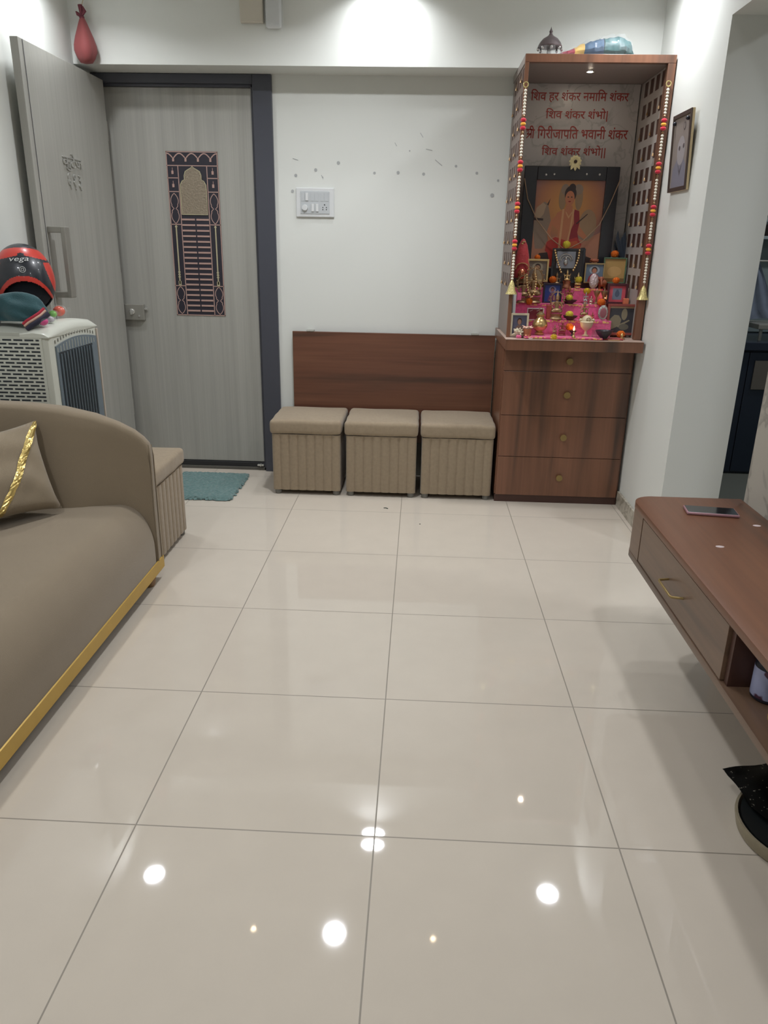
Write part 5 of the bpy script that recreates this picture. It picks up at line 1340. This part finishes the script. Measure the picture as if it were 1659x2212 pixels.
# bottle in open shelf
c = Vector((.862, 1.606, .3722)); bt = thing('supplement_bottle', 'dark plastic bottle with a pale label on the open shelf of the television unit', 'bottle', tuple(c))
bm = B(); lathe(bm, [(.034, 0), (.038, .004), (.038, .092), (.034, .098), (.027, .102)], tuple(c), 28); obj('bottle_body', bm, BLACKP, bt, 40)
bm = B(); lathe(bm, [(.0384, .010), (.0384, .084), (.0381, .084), (.0381, .010)], tuple(c), 28); obj('bottle_label', bm, LABEL, bt, 40)
bm = B(); lathe(bm, [(.030, .1025), (.031, .106), (.031, .128), (.028, .131), (0, .131)], tuple(c), 28); obj('cap', bm, BLACKP, bt, 40)
c = Vector((.805, 1.480, .3722)); bm = B(); ball(bm, (c.x+.03, c.y, c.z+.026), .026, sub=3); single('yellow_ball', bm, mat('mustard', (168, 138, 78), .6), (c.x+.03, c.y, c.z), 'round mustard coloured object on the open shelf in front of the bottle', 'ball', smooth=True)

# ================================================================ DARK BAG AND ROUND TRAY ON THE FLOOR
c = Vector((.998, 1.56, 0)); tr = thing('round_tray', 'round shallow pan with a beige rim on the floor under the television unit', 'tray', tuple(c))
bm = B(); lathe(bm, [(.140, 0), (.153, .004), (.160, .034), (.159, .040), (.153, .040), (.146, .012), (0, .010)], tuple(c), 56); obj('rim', bm, RIM, tr, 50)
bm = B(); lathe(bm, [(0, .0405), (.146, .0385), (.1455, .014), (0, .0125)], tuple(c), 56); obj('dark_lid', bm, BLKBAG, tr, 50)
bm = B(); V = lambda x, y, z: bm.verts.new((x, y, z))
# folded black sheet, tip pointing left
top = [(.856, 1.735, .062), (.99, 1.765, .066), (1.13, 1.79, .080)]; mid = [(.858, 1.733, .062), (.97, 1.66, .090), (1.13, 1.62, .085)]; low = [(.860, 1.731, .060), (.882, 1.60, .056), (.95, 1.44, .048)]
n = 14; rows = []
for j in range(9):
    v = j/8; row = []
    for i in range(n+1):
        u = i/n*2; k = min(1, int(u)); f = u-k
        a = Vector(top[k]).lerp(Vector(top[k+1]), f); m_ = Vector(mid[k]).lerp(Vector(mid[k+1]), f); l = Vector(low[k]).lerp(Vector(low[k+1]), f)
        p = (a*(1-v)**2+m_*2*v*(1-v)+l*v*v); p.z = max(p.z, .052); p.z += .003*sin(u*6+v*5)*(0 < i < n); row.append(bm.verts.new(p))
    rows.append(row)
for a, b in zip(rows, rows[1:]):
    for i in range(n): bm.faces.new((a[i], a[i+1], b[i+1], b[i]))
bmesh.ops.solidify(bm, geom=list(bm.faces), thickness=.004)
bgs = single('black_bag', bm, SPARK, (1.0, 1.6, .041), 'folded black sheet with glittering sequins lying over the round tray', 'bag', smooth=60)
bm = B(); prism(bm, [(1.00, 1.52), (1.10, 1.50), (1.12, 1.62), (.97, 1.64)], 'z', .0415, .056, .003); obj('lower_fold', bm, BLKBAG, bgs)

# ================================================================ ITEMS ON BEAM / ABOVE DOOR
rb = thing('red_bundle', 'small red cloth bundle tied with string hanging from a nail above the open door', 'bundle', (-1.755, 4.36, 2.23))
c = Vector((-1.752, 4.345, 2.228))
bm = B(); n = 26; rows = []
for r_, z in ((.0, .0), (.030, .006), (.044, .026), (.056, .055), (.055, .082), (.045, .118), (.032, .152), (.021, .182), (.012, .203)):
    rows.append([bm.verts.new((c.x+(r_*(1+.09*sin(5*a)))*cos(a), c.y+(r_*(1+.09*sin(4*a)))*sin(a)*.9, c.z+z)) for a in [2*PI*k/n for k in range(n)]])
for a, b in zip(rows, rows[1:]):
    for k in range(n): bm.faces.new((a[k], a[(k+1) % n], b[(k+1) % n], b[k]))
bm.faces.new(rows[-1]); bmesh.ops.remove_doubles(bm, verts=bm.verts, dist=.0005); obj('pouch', bm, TRED, rb, 60)
bm = B(); ball(bm, (c.x, c.y, c.z+.207), .013, (1, 1, .8), 2); tube(bm, [(c.x, c.y, c.z+.207), (c.x-.018, c.y-.006, c.z+.222), (c.x-.026, c.y-.004, c.z+.232)], [.004, .009, .003], 7); tube(bm, [(c.x, c.y, c.z+.21), (c.x+.018, c.y-.004, c.z+.235), (c.x+.008, c.y, c.z+.255)], [.004, .010, .004], 7); tube(bm, [(c.x, c.y, c.z+.21), (c.x-.004, c.y, c.z+.262)], [.007, .012], 8)
obj('knot', bm, mat('dark_red_knot', (110, 52, 62), .8), rb, 60)
bm = B(); tube(bm, [(c.x, c.y, c.z+.25), (c.x+.002, 4.385, c.z+.30), (c.x+.002, 4.3995, c.z+.30)], .002, 5); obj('string', bm, IVORY, rb)
bm = B(); bx(bm, -.955, -.836, 4.372, 4.3995, 2.425, 2.60, .006, 3); single('junction_box', bm, mat('cream_plastic', (206, 200, 186), .5), (-.9, 4.4, 2.5), 'cream junction box on the beam beside the clear plastic wrapped device', 'box')
wd = thing('wrapped_device', 'white device in a glossy plastic sleeve mounted on the beam', 'device', (-.783, 4.4, 2.49))
bm = B(); bx(bm, -.822, -.745, 4.360, 4.399, 2.403, 2.60, .010, 3); obj('casing', bm, WPLAST, wd)
bm = B(); bmesh.ops.create_grid(bm, x_segments=10, y_segments=24, size=.5)
for v in bm.verts:
    u, w = v.co.x, v.co.y; v.co = Vector((-.783+u*.094, 4.352-.004*sin(w*30)*cos(u*9)+.03*(abs(u) > .46), 2.50+w*.212))
bmesh.ops.solidify(bm, geom=list(bm.faces), thickness=.001); obj('plastic_sleeve', bm, FILM, wd, 60)

# framed picture on the right wall: built facing the room from the right wall, leaning forward at the top
fp = thing('wall_picture', 'dark wood framed faded portrait hanging on the right wall', 'picture', (XR, 3.86, 1.64))
PY0, PY1, QZ0, QZ1 = 3.668, 3.925, 1.634, 1.957
def lean(bm):
    for v in bm.verts:
        f = (v.co.z-QZ0)/(QZ1-QZ0); v.co.x -= .0005+.016*f
    return bm
def fr(x0, x1, w):
    bm = B()
    bx(bm, x0, x1, PY0, PY0+w, QZ0, QZ1, .0015); bx(bm, x0, x1, PY1-w, PY1, QZ0, QZ1, .0015); bx(bm, x0, x1, PY0+w, PY1-w, QZ1-w, QZ1, .0015); bx(bm, x0, x1, PY0+w, PY1-w, QZ0, QZ0+w, .0015); return bm
obj('frame', lean(fr(XR-.018, XR-.0135, .018)), mat('dark_walnut_face', (70, 58, 54), .35), fp)
obj('frame_side', lean(fr(XR-.0132, XR-.002, .018)), mat('raw_wood_side', (196, 176, 138), .5), fp)
bm = B(); bx(bm, XR-.0125, XR-.008, PY0+.018, PY1-.018, QZ0+.018, QZ1-.018); obj('backing', lean(bm), DARK, fp)
bm = B(); ms = []
def face_poly(pts, m, d):
    if m not in ms: ms.append(m)
    vs = [bm.verts.new((XR-.0128-.0002*d, PY1-.018-u*(PY1-PY0-.036), QZ0+.018+v*(QZ1-QZ0-.036))) for u, v in pts]
    f = bm.faces.new(vs); f.material_index = ms.index(m)
def EL(cu1, cv1, ru, rv): return [(cu1+ru*cos(2*PI*k/20), cv1+rv*sin(2*PI*k/20)) for k in range(20)]
PG = pcol((142, 132, 126)); PL = pcol((160, 154, 156)); PB = pcol((128, 126, 138)); PD = pcol((92, 84, 86))
face_poly([(0, 0), (1, 0), (1, 1), (0, 1)], PG, 0)
face_poly([(.05, .0), (.95, 0), (.9, .30), (.72, .42), (.35, .42), (.12, .28)], PB, 1)
face_poly(EL(.55, .52, .24, .21), PL, 2); face_poly(EL(.45, .56, .05, .035), PD, 3); face_poly(EL(.70, .58, .05, .035), PD, 3)
face_poly([(.42, .34), (.55, .22), (.68, .34), (.66, .30), (.56, .17), (.44, .30)], PD, 3); face_poly(EL(.66, .86, .07, .06), PD, 3); face_poly(EL(.66, .86, .045, .04), PG, 4)
bm.normal_update(); obj('print', lean(bm), ms, fp)
for y in (PY0+.04, PY1-.035):
    bm = B(); ball(bm, (XR-.034, y, QZ1-.035), .009, sub=2); obj('clip', bm, BLACKP, fp, True)

# a few dry leaf crumbs on the floor
for x, y, l in ((.0-.155, 3.955, 'curled dry leaf bit on the floor in front of the middle ottoman'), (.035, 3.72, 'tiny dark crumb on the floor between the middle ottoman and the tile joint')):
    bm = B(); tube(bm, [(x-.012, y+.004, .002), (x, y+.001, .004), (x+.012, y-.006, .002)] if y > 3.9 else [(x-.003, y, .002), (x+.003, y, .002)], .0022, 6)
    single('leaf_crumb', bm, KGREEN if y > 3.9 else DARK, (x, y, 0), l, 'debris', smooth=60)

# ================================================================ WORLD
w = bpy.data.worlds.new('world'); S.world = w; w.use_nodes = True
w.node_tree.nodes['Background'].inputs[0].default_value = (.6, .7, .8, 1); w.node_tree.nodes['Background'].inputs[1].default_value = .05
